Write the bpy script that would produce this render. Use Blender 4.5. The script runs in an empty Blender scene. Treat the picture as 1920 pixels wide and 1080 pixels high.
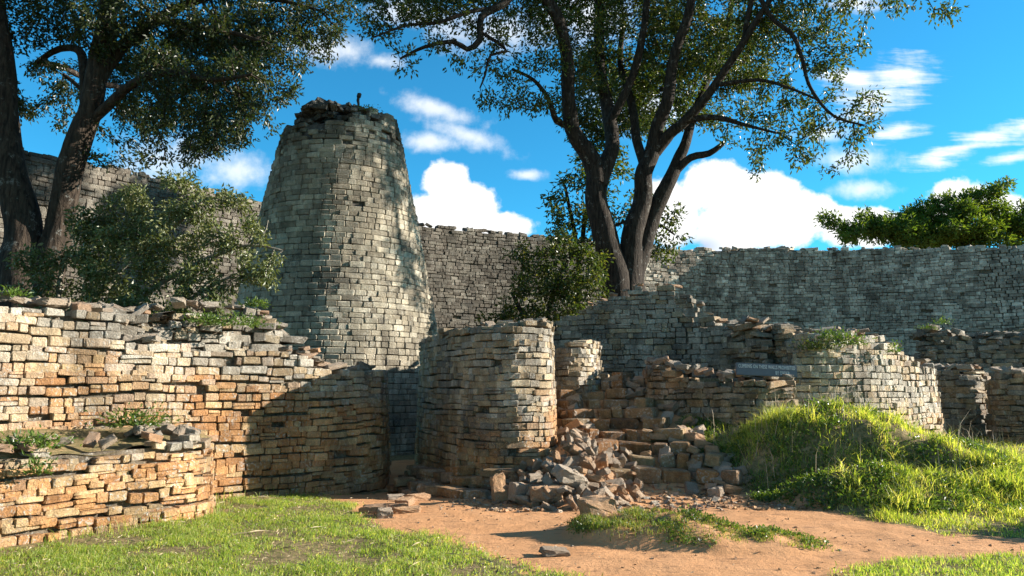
import bpy, bmesh, math, random
import numpy as np
from mathutils import Vector, Matrix
R = math.radians
rng = np.random.default_rng(11)
random.seed(11)
scene = bpy.context.scene
col = scene.collection

# ------------------------------------------------------------------ camera
TH = math.atan(190 / 1400)
cam_d = bpy.data.cameras.new('camera'); cam = bpy.data.objects.new('camera', cam_d); col.objects.link(cam)
cam.location = (0, 0, 1.6); cam.rotation_euler = (math.pi / 2 + TH, 0, 0)
cam_d.sensor_width = 36; cam_d.lens = 1400 / 1920 * 36; cam_d.clip_end = 9000; cam_d.clip_start = 0.05
scene.camera = cam

# ------------------------------------------------------------------ light
SUN_EL, SUN_AZ = R(19.5), R(8)          # azimuth from +X towards +Y
sd = Vector((math.cos(SUN_EL) * math.cos(SUN_AZ), math.cos(SUN_EL) * math.sin(SUN_AZ), math.sin(SUN_EL)))
sl = bpy.data.lights.new('sun', 'SUN'); sun = bpy.data.objects.new('sun', sl); col.objects.link(sun)
sl.energy = 5.0; sl.angle = R(0.5); sl.color = (1.0, 0.93, 0.82)
sun.rotation_euler = (-sd).to_track_quat('-Z', 'Y').to_euler()
scene.view_settings.view_transform = 'Standard'
scene.view_settings.look = 'None'
scene.view_settings.gamma = 1.0
scene.view_settings.use_curve_mapping = False
scene.view_settings.exposure = 1.42
SKY_STRENGTH = 0.05


def ray(px, py):
    u = (px - 960) / 1400; v = (540 - py) / 1400
    return np.array([u, math.cos(TH) - v * math.sin(TH), math.sin(TH) + v * math.cos(TH)])


def at(px, py, Y):
    d = ray(px, py)
    return np.array([0, 0, 1.6]) + d * (Y / d[1])


def gp(px, py, z=0.0):
    d = ray(px, py)
    return np.array([0, 0, 1.6]) + d * ((z - 1.6) / d[2])


# ------------------------------------------------------------------ node helpers
class NT:
    def __init__(s, tree): s.t = tree; s.n = tree.nodes; s.l = tree.links

    def new(s, typ, **kw):
        n = s.n.new(typ)
        for k, v in kw.items(): setattr(n, k, v)
        return n

    def inp(s, sock, v):
        if v is None: return
        if hasattr(v, 'is_linked') or isinstance(v, bpy.types.NodeSocket): s.l.new(v, sock)
        else: sock.default_value = v

    def math(s, op, a, b=None, c=None, clamp=False):
        n = s.new('ShaderNodeMath', operation=op); n.use_clamp = clamp
        for i, v in enumerate((a, b, c)): s.inp(n.inputs[i], v)
        return n.outputs[0]

    def vmath(s, op, a, b=None):
        n = s.new('ShaderNodeVectorMath', operation=op)
        s.inp(n.inputs[0], a); s.inp(n.inputs[1], b)
        return n.outputs['Value'] if op in ('LENGTH', 'DOT_PRODUCT') else n.outputs[0]

    def noise(s, vec, scale, detail=4, rough=0.55, dist=0.0):
        n = s.new('ShaderNodeTexNoise')
        s.inp(n.inputs['Vector'], vec)
        n.inputs['Scale'].default_value = scale; n.inputs['Detail'].default_value = detail
        n.inputs['Roughness'].default_value = rough; n.inputs['Distortion'].default_value = dist
        return n.outputs[0]

    def mrange(s, v, a, b, c=0.0, d=1.0, smooth=True):
        n = s.new('ShaderNodeMapRange'); n.interpolation_type = 'SMOOTHSTEP' if smooth else 'LINEAR'
        s.inp(n.inputs[0], v)
        for i, x in enumerate((a, b, c, d)): n.inputs[i + 1].default_value = x
        return n.outputs[0]

    def mix(s, f, a, b, mode='MIX'):
        n = s.new('ShaderNodeMix', data_type='RGBA', blend_type=mode)
        s.inp(n.inputs[0], f); s.inp(n.inputs[6], c4(a)); s.inp(n.inputs[7], c4(b))
        return n.outputs[2]


def c4(c):
    if isinstance(c, (tuple, list)) and len(c) == 3: return (*c, 1.0)
    return c


# ------------------------------------------------------------------ sky with clouds
world = bpy.data.worlds.new('World'); scene.world = world; world.use_nodes = True
w = NT(world.node_tree); w.n.clear()
wo = w.new('ShaderNodeOutputWorld'); bg = w.new('ShaderNodeBackground'); w.l.new(bg.outputs[0], wo.inputs[0])
sky = w.new('ShaderNodeTexSky', sky_type='NISHITA'); sky.sun_disc = False
sky.sun_elevation = SUN_EL; sky.sun_rotation = math.pi / 2 - SUN_AZ
sky.air_density = 1.0; sky.dust_density = 0.2; sky.ozone_density = 2.0; sky.altitude = 1100
tc = w.new('ShaderNodeTexCoord')
sep = w.new('ShaderNodeSeparateXYZ'); w.l.new(tc.outputs['Generated'], sep.inputs[0])
yy = w.math('MAXIMUM', sep.outputs[1], 0.02)
U = w.math('DIVIDE', sep.outputs[0], yy); V = w.math('DIVIDE', sep.outputs[2], yy)
comb = w.new('ShaderNodeCombineXYZ'); w.l.new(U, comb.inputs[0]); w.l.new(V, comb.inputs[1])
UV = comb.outputs[0]


def uvp(px, py):
    d = ray(px, py); return d[0] / d[1], d[2] / d[1]


def ell(px, py, rx, ry, rot=0.0, vec=None):
    cx, cy = uvp(px, py); k = 1 / 1400
    m = w.new('ShaderNodeMapping', vector_type='TEXTURE')
    w.inp(m.inputs[0], vec or UV)
    m.inputs[1].default_value = (cx, cy, 0); m.inputs[2].default_value = (0, 0, R(rot)); m.inputs[3].default_value = (rx * k, ry * k, 1)
    return w.vmath('LENGTH', m.outputs[0])


def union(es):
    d = es[0]
    for e in es[1:]: d = w.math('SMOOTH_MIN', d, e, 0.25)
    return d


n_big = w.noise(UV, 14, 7, 0.62); n_fine = w.noise(UV, 42, 6, 0.6)
cum = union([ell(835, 345, 48, 46), ell(800, 395, 45, 38), ell(880, 385, 60, 50), ell(930, 430, 75, 36), ell(830, 440, 90, 60),
             ell(1340, 350, 75, 55), ell(1430, 360, 70, 45), ell(1500, 400, 75, 42), ell(1400, 420, 130, 60), ell(1560, 405, 50, 22),
             ell(1260, 400, 60, 70), ell(1620, 430, 90, 40),
             ell(1800, 372, 62, 42), ell(1870, 385, 60, 36), ell(1930, 400, 60, 30), ell(1755, 400, 40, 24),
             ell(2150, 330, 160, 110), ell(-260, 240, 260, 90)])
cum = w.math('ADD', cum, w.math('MULTIPLY', w.math('SUBTRACT', n_big, 0.5), 1.25))
cum = w.math('ADD', cum, w.math('MULTIPLY', w.math('SUBTRACT', n_fine, 0.5), 0.45))
a_cum = w.mrange(cum, 1.10, 0.80)
low = union([ell(330, 300, 100, 52), ell(440, 320, 70, 38), ell(250, 350, 90, 40), ell(610, 95, 90, 34), ell(720, 115, 50, 18), ell(820, 205, 90, 22, -20), ell(880, 255, 90, 20, -20), ell(800, 265, 60, 20), ell(990, 328, 34, 11),
             ell(1090, 30, 150, 60), ell(930, 60, 120, 50), ell(1200, 200, 120, 60), ell(760, 20, 90, 30), ell(1600, 300, 90, 26), ell(1620, 355, 60, 18), ell(1545, 250, 60, 16)])
low = w.math('ADD', low, w.math('MULTIPLY', w.math('SUBTRACT', n_big, 0.5), 2.4))
low = w.math('ADD', low, w.math('MULTIPLY', w.math('SUBTRACT', n_fine, 0.5), 1.2))
a_low = w.math('MULTIPLY', w.mrange(low, 1.35, -0.15), 0.72)
mp = w.new('ShaderNodeMapping'); w.l.new(UV, mp.inputs[0]); mp.inputs[2].default_value = (0, 0, R(-14)); mp.inputs[3].default_value = (7, 60, 1)
n_str = w.noise(mp.outputs[0], 1.0, 7, 0.62, 0.4)
cir = union([ell(1690, 140, 78, 34, 8), ell(1640, 185, 88, 34, 12), ell(1600, 150, 60, 30, 0), ell(1680, 245, 60, 20, 12), ell(1860, 255, 90, 20, 15), ell(1930, 240, 70, 22, 15), ell(1770, 290, 75, 18, 14), ell(1900, 295, 60, 12, 10), ell(1600, 10, 60, 14)])
cir = w.math('ADD', cir, w.math('MULTIPLY', w.math('SUBTRACT', n_str, 0.5), 3.0))
cir = w.math('ADD', cir, w.math('MULTIPLY', w.math('SUBTRACT', n_fine, 0.5), 1.0))
a_cir = w.mrange(cir, 1.35, -0.25)
al = w.math('MAXIMUM', w.math('MAXIMUM', a_cum, a_low), a_cir)
al = w.math('MULTIPLY', al, w.math('GREATER_THAN', sep.outputs[1], 0.02))
al = w.math('MULTIPLY', al, w.math('GREATER_THAN', sep.outputs[2], 0.0))
skc = w.new('ShaderNodeMix', data_type='RGBA', blend_type='MULTIPLY'); skc.inputs[0].default_value = 1
w.l.new(sky.outputs[0], skc.inputs[6]); skc.inputs[7].default_value = (0.32, 1.48, 1.80, 1)
shade = w.math('MAXIMUM', w.math('SUBTRACT', 1.0, ell(1318, 462, 60, 34)), 0.0)
ccol = (9.6, 9.6, 9.5)
ccol = w.mix(w.math('MULTIPLY', shade, 0.9, clamp=True), ccol, (3.6, 4.8, 6.8))
mxs = w.mix(al, skc.outputs[2], ccol)
# unseen cloud added behind and beside the viewer as neutral fill light
n_all = w.noise(tc.outputs['Generated'], 2.2, 6, 0.6)
a_all = w.math('MULTIPLY', w.mrange(n_all, 0.44, 0.60), w.math('MULTIPLY', w.mrange(sep.outputs[1], 0.05, -0.25), w.mrange(sep.outputs[2], 0.0, 0.15)))
mxs = w.mix(a_all, mxs, (2.2, 2.0, 1.8))
w.l.new(mxs, bg.inputs[0]); bg.inputs[1].default_value = SKY_STRENGTH


# ------------------------------------------------------------------ numpy noise
def _h(ix, iy, iz):
    n = (ix * 374761393 + iy * 668265263 + iz * 2147483647 % 1274126177) & 0xFFFFFFFF
    n = (n ^ (n >> 13)) * 1274126177 & 0xFFFFFFFF
    return ((n ^ (n >> 16)) & 0xFFFF) / 65535.0


def vn(x, y, z=0.0):
    x = np.asarray(x, float); y = np.asarray(y, float) + 0 * x; z = np.asarray(z, float) + 0 * x
    ix = np.floor(x).astype(np.int64); iy = np.floor(y).astype(np.int64); iz = np.floor(z).astype(np.int64)
    fx = x - ix; fy = y - iy; fz = z - iz
    fx = fx * fx * (3 - 2 * fx); fy = fy * fy * (3 - 2 * fy); fz = fz * fz * (3 - 2 * fz)
    r = 0
    for a in (0, 1):
        for b in (0, 1):
            for c in (0, 1):
                r = r + _h(ix + a, iy + b, iz + c * 57) * (fx if a else 1 - fx) * (fy if b else 1 - fy) * (fz if c else 1 - fz)
    return r


def fbm(x, y, z=0.0, o=3):
    r = 0; a = 0.5
    for i in range(o):
        r = r + a * vn(np.asarray(x) * 2 ** i + 17 * i, np.asarray(y) * 2 ** i + 5 * i, np.asarray(z) * 2 ** i); a *= 0.5
    return r / (1 - 0.5 ** o)


def ss(x, a, b):
    t = np.clip((x - a) / (b - a), 0, 1); return t * t * (3 - 2 * t)


# ------------------------------------------------------------------ mesh / object helpers
def mk_mesh(name, V, quads=None, tris=None, mats=(), tint=None, smooth=False, matidx=None):
    me = bpy.data.meshes.new(name)
    V = np.asarray(V, np.float32).reshape(-1, 3)
    me.vertices.add(len(V)); me.vertices.foreach_set('co', V.ravel())
    q = np.zeros((0, 4), np.int32) if quads is None else np.asarray(quads, np.int32).reshape(-1, 4)
    t = np.zeros((0, 3), np.int32) if tris is None else np.asarray(tris, np.int32).reshape(-1, 3)
    nl = q.size + t.size
    me.loops.add(nl); me.loops.foreach_set('vertex_index', np.concatenate([q.ravel(), t.ravel()]))
    me.polygons.add(len(q) + len(t))
    st = np.concatenate([np.arange(len(q)) * 4, q.size + np.arange(len(t)) * 3]).astype(np.int32)
    me.polygons.foreach_set('loop_start', st)
    me.update(calc_edges=True)
    me.polygons.foreach_set('use_smooth', np.full(len(st), bool(smooth)))
    if matidx is not None: me.polygons.foreach_set('material_index', np.asarray(matidx, np.int32))
    if tint is not None:
        ca = me.color_attributes.new('tint', 'FLOAT_COLOR', 'POINT')
        c = np.ones((len(V), 4), np.float32); c[:, :3] = tint
        ca.data.foreach_set('color', c.ravel())
    for m in mats: me.materials.append(m)
    me.validate()
    return me


def link(name, me, parent=None):
    o = bpy.data.objects.new(name, me); col.objects.link(o)
    if parent is not None: o.parent = parent
    return o


def tag(o, label=None, cat=None, group=None, kind=None):
    if label: o['label'] = label
    if cat: o['category'] = cat
    if group: o['group'] = group
    if kind: o['kind'] = kind
    return o


def empty(name, label, cat, group=None, loc=(0, 0, 0)):
    o = bpy.data.objects.new(name, None); col.objects.link(o); o.location = loc; o.empty_display_size = 0.2
    return tag(o, label, cat, group)


# ------------------------------------------------------------------ materials
def new_mat(name):
    m = bpy.data.materials.new(name); m.use_nodes = True
    nt = NT(m.node_tree); nt.n.clear()
    out = nt.new('ShaderNodeOutputMaterial')
    return m, nt, out


def stone_mat(name, obj_tint=False, gain=1.0, ramp=None, stain=.45, speck=0.5, lichen=0.5, dark=0.35, base=((0.30, 0.27, 0.23), (0.40, 0.22, 0.12))):
    m, n, out = new_mat(name)
    geo = n.new('ShaderNodeNewGeometry'); P = geo.outputs['Position']
    if obj_tint:
        oi = n.new('ShaderNodeObjectInfo')
        tcn = n.new('ShaderNodeTexCoord')
        P = n.vmath('ADD', tcn.outputs['Object'], oi.outputs['Location'])
        cr = n.new('ShaderNodeValToRGB'); n.l.new(oi.outputs['Random'], cr.inputs[0])
        e = cr.color_ramp.elements; rc = ramp or ((0.21, 0.18, 0.15), (0.36, 0.31, 0.25), (0.42, 0.33, 0.24), (0.32, 0.25, 0.19), (0.46, 0.26, 0.14))
        e[0].position = 0; e[0].color = (*rc[0], 1); e[1].position = 1; e[1].color = (*rc[4], 1)
        for p, c in ((0.25, rc[1]), (0.5, rc[2]), (0.75, rc[3])):
            x = e.new(p); x.color = (*c, 1)
        c = cr.outputs[0]
    else:
        a = n.new('ShaderNodeAttribute'); a.attribute_name = 'tint'; c = a.outputs['Color']
    n1 = n.noise(P, 9, 6, 0.65); n2 = n.noise(P, 48, 4, 0.75); n3 = n.noise(P, 3.2, 6, 0.7); n4 = n.noise(P, 24, 5, 0.7)
    c = n.mix(1.0, c, n.mix(n1, tuple(gain * v for v in (0.5, 0.48, 0.46)), tuple(gain * v for v in (1.5, 1.5, 1.5))), 'MULTIPLY')
    c = n.mix(n.math('MULTIPLY', n.mrange(n2, 0.38, 0.60), speck), c, n.mix(1.0, c, (0.45, 0.44, 0.43), 'MULTIPLY'))
    li = n.math('MULTIPLY', n.mrange(n4, 0.52, 0.62), n.mrange(n3, 0.42, 0.60))
    c = n.mix(n.math('MULTIPLY', li, lichen), c, (0.62, 0.60, 0.55))
    n5 = n.noise(P, 1.7, 7, 0.75)
    dk = n.math('MULTIPLY', n.mrange(n5, 0.55, 0.72), n.mrange(n1, 0.35, 0.6))
    c = n.mix(n.math('MULTIPLY', dk, dark), c, (0.045, 0.043, 0.042))
    if not obj_tint:
        mp_ = n.new('ShaderNodeMapping'); n.l.new(P, mp_.inputs[0]); mp_.inputs[3].default_value = (1.5, 1.5, .45)
        st = n.noise(mp_.outputs[0], 1.0, 7, .7, .5)
        c = n.mix(1.0, c, n.mix(n.mrange(st, .34, .66), (.58, .57, .55), (1.3, 1.29, 1.26)), 'MULTIPLY')
        bl = n.noise(P, .8, 8, .72, .3)
        c = n.mix(n.math('MULTIPLY', n.mrange(bl, .56, .64), n.math('MULTIPLY', n.mrange(n4, .36, .56), stain)), c, (0.05, 0.048, 0.045))
    b = n.new('ShaderNodeBump'); b.inputs['Strength'].default_value = 1.0; b.inputs['Distance'].default_value = 0.035
    h = n.math('ADD', n.math('MULTIPLY', n4, 1.0), n.math('MULTIPLY', n2, 0.55)); n.l.new(h, b.inputs['Height'])
    p = n.new('ShaderNodeBsdfPrincipled'); n.l.new(c, p.inputs['Base Color']); p.inputs['Roughness'].default_value = 0.92
    p.inputs['Specular IOR Level'].default_value = 0.2
    n.l.new(b.outputs[0], p.inputs['Normal']); n.l.new(p.outputs[0], out.inputs[0])
    return m


def leaf_mat(name, c1, c2, c3, trans=0.35, rough=0.38, tcol=(0.30, 0.42, 0.05)):
    m, n, out = new_mat(name)
    g = n.new('ShaderNodeNewGeometry')
    ramp = n.new('ShaderNodeValToRGB'); n.l.new(g.outputs['Random Per Island'], ramp.inputs[0])
    e = ramp.color_ramp.elements; e[0].color = (*c1, 1); e[1].color = (*c3, 1); x = e.new(0.6); x.color = (*c2, 1)
    big = n.noise(g.outputs['Position'], 0.9, 3, 0.6)
    c = n.mix(1.0, ramp.outputs[0], n.mix(big, (0.55, 0.6, 0.6), (1.4, 1.35, 1.2)), 'MULTIPLY')
    p = n.new('ShaderNodeBsdfPrincipled'); n.l.new(c, p.inputs['Base Color']); p.inputs['Roughness'].default_value = rough
    p.inputs['Specular IOR Level'].default_value = 0.45
    t = n.new('ShaderNodeBsdfTranslucent'); n.l.new(n.mix(0.5, c, n.mix(1.0, c, tcol, 'MULTIPLY')), t.inputs[0])
    tc_ = n.mix(1.0, c, (1.9, 1.9, 0.7), 'MULTIPLY'); n.l.new(tc_, t.inputs[0])
    ms = n.new('ShaderNodeMixShader'); ms.inputs[0].default_value = trans
    n.l.new(p.outputs[0], ms.inputs[1]); n.l.new(t.outputs[0], ms.inputs[2]); n.l.new(ms.outputs[0], out.inputs[0])
    return m


def bark_mat(name, c1, c2, lich=0.3):
    m, n, out = new_mat(name)
    g = n.new('ShaderNodeNewGeometry')
    mp_ = n.new('ShaderNodeMapping'); n.l.new(g.outputs['Position'], mp_.inputs[0]); mp_.inputs[3].default_value = (14, 14, 2.6)
    f = n.noise(mp_.outputs[0], 1.0, 5, 0.65, 0.6); f2 = n.noise(g.outputs['Position'], 5, 5, 0.6); f3 = n.noise(g.outputs['Position'], 26, 4, 0.6)
    c = n.mix(n.mrange(f, 0.3, 0.7), c1, c2)
    c = n.mix(n.math('MULTIPLY', n.mrange(f2, 0.58, 0.68), n.math('MULTIPLY', n.mrange(f3, 0.4, 0.6), lich)), c, (0.42, 0.42, 0.38))
    b = n.new('ShaderNodeBump'); b.inputs['Strength'].default_value = 1.0; b.inputs['Distance'].default_value = 0.06
    n.l.new(n.math('ADD', f, n.math('MULTIPLY', f3, 0.3)), b.inputs['Height'])
    p = n.new('ShaderNodeBsdfPrincipled'); n.l.new(c, p.inputs['Base Color']); p.inputs['Roughness'].default_value = 0.9
    p.inputs['Specular IOR Level'].default_value = 0.15
    n.l.new(b.outputs[0], p.inputs['Normal']); n.l.new(p.outputs[0], out.inputs[0])
    return m


def plain_mat(name, c, rough=0.8, var=0.4, scale=20):
    m, n, out = new_mat(name)
    g = n.new('ShaderNodeNewGeometry'); f = n.noise(g.outputs['Position'], scale, 4, 0.6)
    cc = n.mix(f, tuple(x * (1 - var) for x in c), tuple(x * (1 + var) for x in c))
    p = n.new('ShaderNodeBsdfPrincipled'); n.l.new(cc, p.inputs['Base Color']); p.inputs['Roughness'].default_value = rough
    n.l.new(p.outputs[0], out.inputs[0]); return m


M_wall = stone_mat('granite_masonry', gain=1.32, lichen=0.7, speck=.6)
M_tower = stone_mat('tower_granite', gain=1.42, stain=.7, lichen=0.45, dark=0.45)
M_far = stone_mat('far_granite', gain=1.35, stain=.6, lichen=0.3, dark=0.55)
M_rock_earth = stone_mat('earth_stained_granite', obj_tint=True, gain=1.5, lichen=0.35, dark=0.25, ramp=((0.27, 0.20, 0.14), (0.42, 0.34, 0.26), (0.36, 0.28, 0.205), (0.40, 0.25, 0.15), (0.48, 0.29, 0.16)))
M_rock = stone_mat('loose_granite', obj_tint=True, gain=1.5, lichen=0.45, dark=0.3)
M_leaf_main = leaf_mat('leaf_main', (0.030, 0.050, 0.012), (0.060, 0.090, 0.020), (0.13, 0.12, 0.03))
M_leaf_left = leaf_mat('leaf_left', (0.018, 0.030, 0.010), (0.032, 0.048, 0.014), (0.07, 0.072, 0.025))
M_leaf_bush = leaf_mat('leaf_bush', (0.06, 0.078, 0.028), (0.12, 0.14, 0.052), (0.25, 0.25, 0.14), trans=0.25)
M_leaf_green = leaf_mat('leaf_green', (0.05, 0.09, 0.02), (0.09, 0.15, 0.03), (0.15, 0.20, 0.05))
M_leaf_far = leaf_mat('leaf_far', (0.045, 0.085, 0.012), (0.09, 0.14, 0.02), (0.16, 0.19, 0.03), rough=0.6)
M_grass = leaf_mat('grass_blade', (0.13, 0.21, 0.035), (0.25, 0.34, 0.065), (0.52, 0.46, 0.22), trans=0.5, rough=0.5)
M_grass_long = leaf_mat('grass_long', (0.16, 0.215, 0.035), (0.33, 0.38, 0.075), (0.60, 0.50, 0.24), trans=0.5, rough=0.5)
M_clump = leaf_mat('clump_blade', (0.09, 0.13, 0.025), (0.18, 0.22, 0.05), (0.38, 0.30, 0.15), trans=0.4, rough=0.5)
M_straw = plain_mat('dry_straw', (0.42, 0.33, 0.21), 0.7, 0.3)
M_bark = bark_mat('bark_main', (0.014, 0.011, 0.009), (0.058, 0.046, 0.036), 0.4)
M_bark_left = bark_mat('bark_left', (0.018, 0.014, 0.011), (0.075, 0.055, 0.04), 0.35)
M_twig = bark_mat('twig_pale', (0.22, 0.19, 0.15), (0.36, 0.32, 0.26), 0.2)
M_sign = plain_mat('slate_board', (0.12, 0.13, 0.15), 0.5, 0.25, 12)
M_letter = plain_mat('painted_lettering', (0.75, 0.75, 0.72), 0.7, 0.15, 60)
M_post = plain_mat('dark_post', (0.03, 0.025, 0.022), 0.8)


# ------------------------------------------------------------------ terrain
def poly_sd(x, y, P):
    """signed distance to polygon P (positive inside)"""
    P = np.asarray(P); d = np.full(x.shape, 1e9); ins = np.zeros(x.shape, bool)
    for i in range(len(P)):
        ax, ay = P[i]; bx, by = P[(i + 1) % len(P)]
        ex, ey = bx - ax, by - ay
        t = np.clip(((x - ax) * ex + (y - ay) * ey) / (ex * ex + ey * ey + 1e-9), 0, 1)
        d = np.minimum(d, np.hypot(x - ax - t * ex, y - ay - t * ey))
        c = ((ay > y) != (by > y)) & (x < (bx - ax) * (y - ay) / (by - ay + 1e-12) + ax)
        ins ^= c
    return np.where(ins, d, -d)


PATH = [gp(px, py)[:2] for px, py in [(650, 948), (670, 975), (720, 990), (800, 1008), (850, 1025), (930, 1050), (990, 1066), (1040, 1079)]] + \
       [(0.55, 5.2), (1.6, 4.0), (2.9, 4.5)] + \
       [gp(px, py)[:2] for px, py in [(1560, 1079), (1610, 1062), (1700, 1052), (1800, 1050), (1900, 1040), (2050, 1040), (2300, 1045), (2300, 1022),
                                      (1960, 1012), (1840, 1004), (1760, 1000), (1680, 985), (1600, 968), (1500, 946), (1400, 930)]] + \
       [(3.2, 12.5), (3.2, 14.5), (4.0, 18), (1, 19.5), (0.6, 14), (-1.5, 19), (-3.2, 16), (-2.2, 13.4), (-2.7, 12.6), (-3.1, 12.0)]


def mound_d(x, y):
    dx = x - 4.9; dy = y - 12.9
    rx = np.where(dx < 0, 1.7, 4.5); ry = np.where(dy < 0, 3.1, 4.2)
    return np.sqrt((dx / rx) ** 2 + (dy / ry) ** 2)


def clump_d(x, y):
    dx = x - 1.25; dy = y - 8.6
    xr = dx * 0.93 - dy * 0.35; yr = dx * 0.35 + dy * 0.93
    return np.sqrt((xr / np.where(xr < 0, 0.65, 2.2)) ** 2 + (yr / 0.72) ** 2)


def H(x, y):
    x = np.asarray(x, float); y = np.asarray(y, float)
    z = -0.16 * np.exp(-(((x + 2.3) / 1.4) ** 2 + ((y - 13.2) / 1.6) ** 2))
    ramp = np.clip((y - 11.55) * 0.335, 0, 1.85) * ss(x, 0.35, 1.2) * (1 - ss(x, 5.5, 9)) * (1 - ss(y, 28, 33))
    d = np.sqrt(((x - 0.95) / np.where(x < 0.95, 1.25, 1.05)) ** 2 + ((y - 12.9) / 2.45) ** 2)
    heap = .78 * np.clip(1 - d, 0, 1) ** 0.9
    md = mound_d(x, y)
    mound = 1.16 * np.clip(1 - md ** 2, 0, 1) ** 1.35
    hollow = .85 * np.exp(-(((x - 4.7) / 1.0) ** 2 + ((y - 11.5) / 0.42) ** 2)) + .55 * np.exp(-(((x - 6.2) / 0.6) ** 2 + ((y - 11.3) / 0.38) ** 2)) + .25 * np.exp(-(((x - 6.9) / 0.6) ** 2 + ((y - 10.4) / 0.25) ** 2))
    mound = mound - hollow * (md < 1.2)
    mound = np.maximum(mound, 0) * (1 + 0.35 * (fbm(x * 1.2, y * 1.2) - 0.5) + .25 * (fbm(x * 3.4, y * 3.4) - .5))
    cd = clump_d(x, y)
    clump = (0.21 * np.clip(1 - cd ** 2, 0, 1) ** 0.6) * (0.5 + fbm(x * 4, y * 4)) * (1 - 0.45 * ss(x, 1.6, 3.2))
    terr = 0.95 * ss(-x, 4.55, 4.9) * ss(y - (9.0 + (x + 4.6) * 0.8), 0.0, 0.3)      # earth fill of the low terrace on the left
    rise = 0.35 * ss(y, 14, 20) * ss(x, 6, 10)
    z = z + np.maximum(np.maximum(ramp, heap), np.maximum(mound, np.maximum(rise, terr * 0))) + clump
    near = 1 - ss(np.hypot(x, y - 10), 25, 60)
    z = z + near * (0.05 * (fbm(x * 1.3, y * 1.3) - 0.5) + 0.03 * (fbm(x * 6, y * 6) - 0.5))
    z = z + (1 - near) * 0
    return z


def grid_axis(lo, hi, st, far):
    a = list(np.arange(lo, hi + 1e-6, st)); s = st
    x = a[-1]; up = []
    while x < far: s *= 1.3; x += s; up.append(x)
    s = st; x = a[0]; dn = []
    while x > -far: s *= 1.3; x -= s; dn.append(x)
    return np.array(dn[::-1] + a + up)


gx = grid_axis(-9, 12, 0.07, 4000); gy = grid_axis(4.5, 20, 0.07, 4000)
GX, GY = np.meshgrid(gx, gy)
GZ = H(GX, GY)
SOIL = poly_sd(GX, GY, PATH) + 0.5 * (fbm(GX * 2.5, GY * 2.5) - 0.5)
gv = np.stack([GX, GY, GZ], -1).reshape(-1, 3)
nx = len(gx); ny = len(gy)
I = np.arange(nx * ny).reshape(ny, nx)
gq = np.stack([I[:-1, :-1], I[:-1, 1:], I[1:, 1:], I[1:, :-1]], -1).reshape(-1, 4)
soil_v = np.clip(SOIL.ravel() * 2.2 + 0.5, 0, 1)
mdv = mound_d(GX, GY).ravel()
gt = np.stack([soil_v, np.clip(1.2 - mdv, 0, 1), 0 * mdv], -1)


def ground_mat():
    m, n, out = new_mat('earth_and_turf')
    a = n.new('ShaderNodeAttribute'); a.attribute_name = 'tint'
    s = n.new('ShaderNodeSeparateColor'); n.l.new(a.outputs['Color'], s.inputs[0])
    g = n.new('ShaderNodeNewGeometry'); P = g.outputs['Position']
    n1 = n.noise(P, 1.6, 6, 0.6); n2 = n.noise(P, 14, 6, 0.7); n3 = n.noise(P, 90, 3, 0.6)
    mp_ = n.new('ShaderNodeMapping'); n.l.new(P, mp_.inputs[0]); mp_.inputs[2].default_value = (0, 0, R(12)); mp_.inputs[3].default_value = (2.5, 16, 8)
    n4 = n.noise(mp_.outputs[0], 1.0, 6, 0.65)
    soil = n.mix(n1, (0.51, 0.24, 0.10), (0.63, 0.345, 0.175))
    soil = n.mix(n.mrange(n4, 0.52, 0.72), soil, (0.25, 0.135, 0.075))
    soil = n.mix(n.math('MULTIPLY', n.mrange(n3, 0.58, 0.78), 0.3), soil, (0.22, 0.12, 0.07))
    turf = n.mix(n.mrange(n2, 0.35, 0.65), (0.11, 0.10, 0.04), (0.30, 0.215, 0.11))
    f = n.math('ADD', s.outputs[0], n.math('MULTIPLY', n.math('SUBTRACT', n2, 0.5), 0.9))
    c = n.mix(n.mrange(f, 0.42, 0.6), turf, soil)
    b = n.new('ShaderNodeBump'); b.inputs['Strength'].default_value = 0.55; b.inputs['Distance'].default_value = 0.04
    n.l.new(n.math('ADD', n.math('ADD', n2, n.math('MULTIPLY', n3, 0.35)), n.math('MULTIPLY', n4, 0.5)), b.inputs['Height'])
    p = n.new('ShaderNodeBsdfPrincipled'); n.l.new(c, p.inputs['Base Color']); p.inputs['Roughness'].default_value = 0.95
    p.inputs['Specular IOR Level'].default_value = 0.1
    n.l.new(b.outputs[0], p.inputs['Normal']); n.l.new(p.outputs[0], out.inputs[0]); return m


M_ground = ground_mat()
fsoil = soil_v[gq].mean(1) > 0.5


def submesh(name, sel):
    q = gq[sel]; u, inv = np.unique(q, return_inverse=True)
    return mk_mesh(name, gv[u], quads=inv.reshape(-1, 4), mats=[M_ground], tint=gt[u], smooth=True)


tag(link('ground', submesh('ground', ~fsoil)), 'grassy ground of the ruin running to the horizon', 'ground', kind='structure')
tag(link('dirt_path', submesh('dirt_path', fsoil)), 'trodden orange earth path curving between the walls and the grass mound', 'path', kind='structure')


# ------------------------------------------------------------------ masonry
class Acc:
    def __init__(s): s.V = []; s.Q = []; s.C = []; s.T = []; s.n = 0

    def add(s, V, Q, C, T=None):
        V = V.reshape(-1, 3)
        s.V.append(V); s.C.append(np.broadcast_to(C, V.shape))
        if Q is not None and len(Q): s.Q.append(np.asarray(Q).reshape(-1, 4) + s.n)
        if T is not None and len(T): s.T.append(np.asarray(T).reshape(-1, 3) + s.n)
        s.n += len(V)

    def build(s, name, mat, parent=None, smooth=False):
        me = mk_mesh(name, np.concatenate(s.V), np.concatenate(s.Q) if s.Q else None, np.concatenate(s.T) if s.T else None,
                     [mat], np.concatenate(s.C), smooth)
        return link(name, me, parent)


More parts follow.
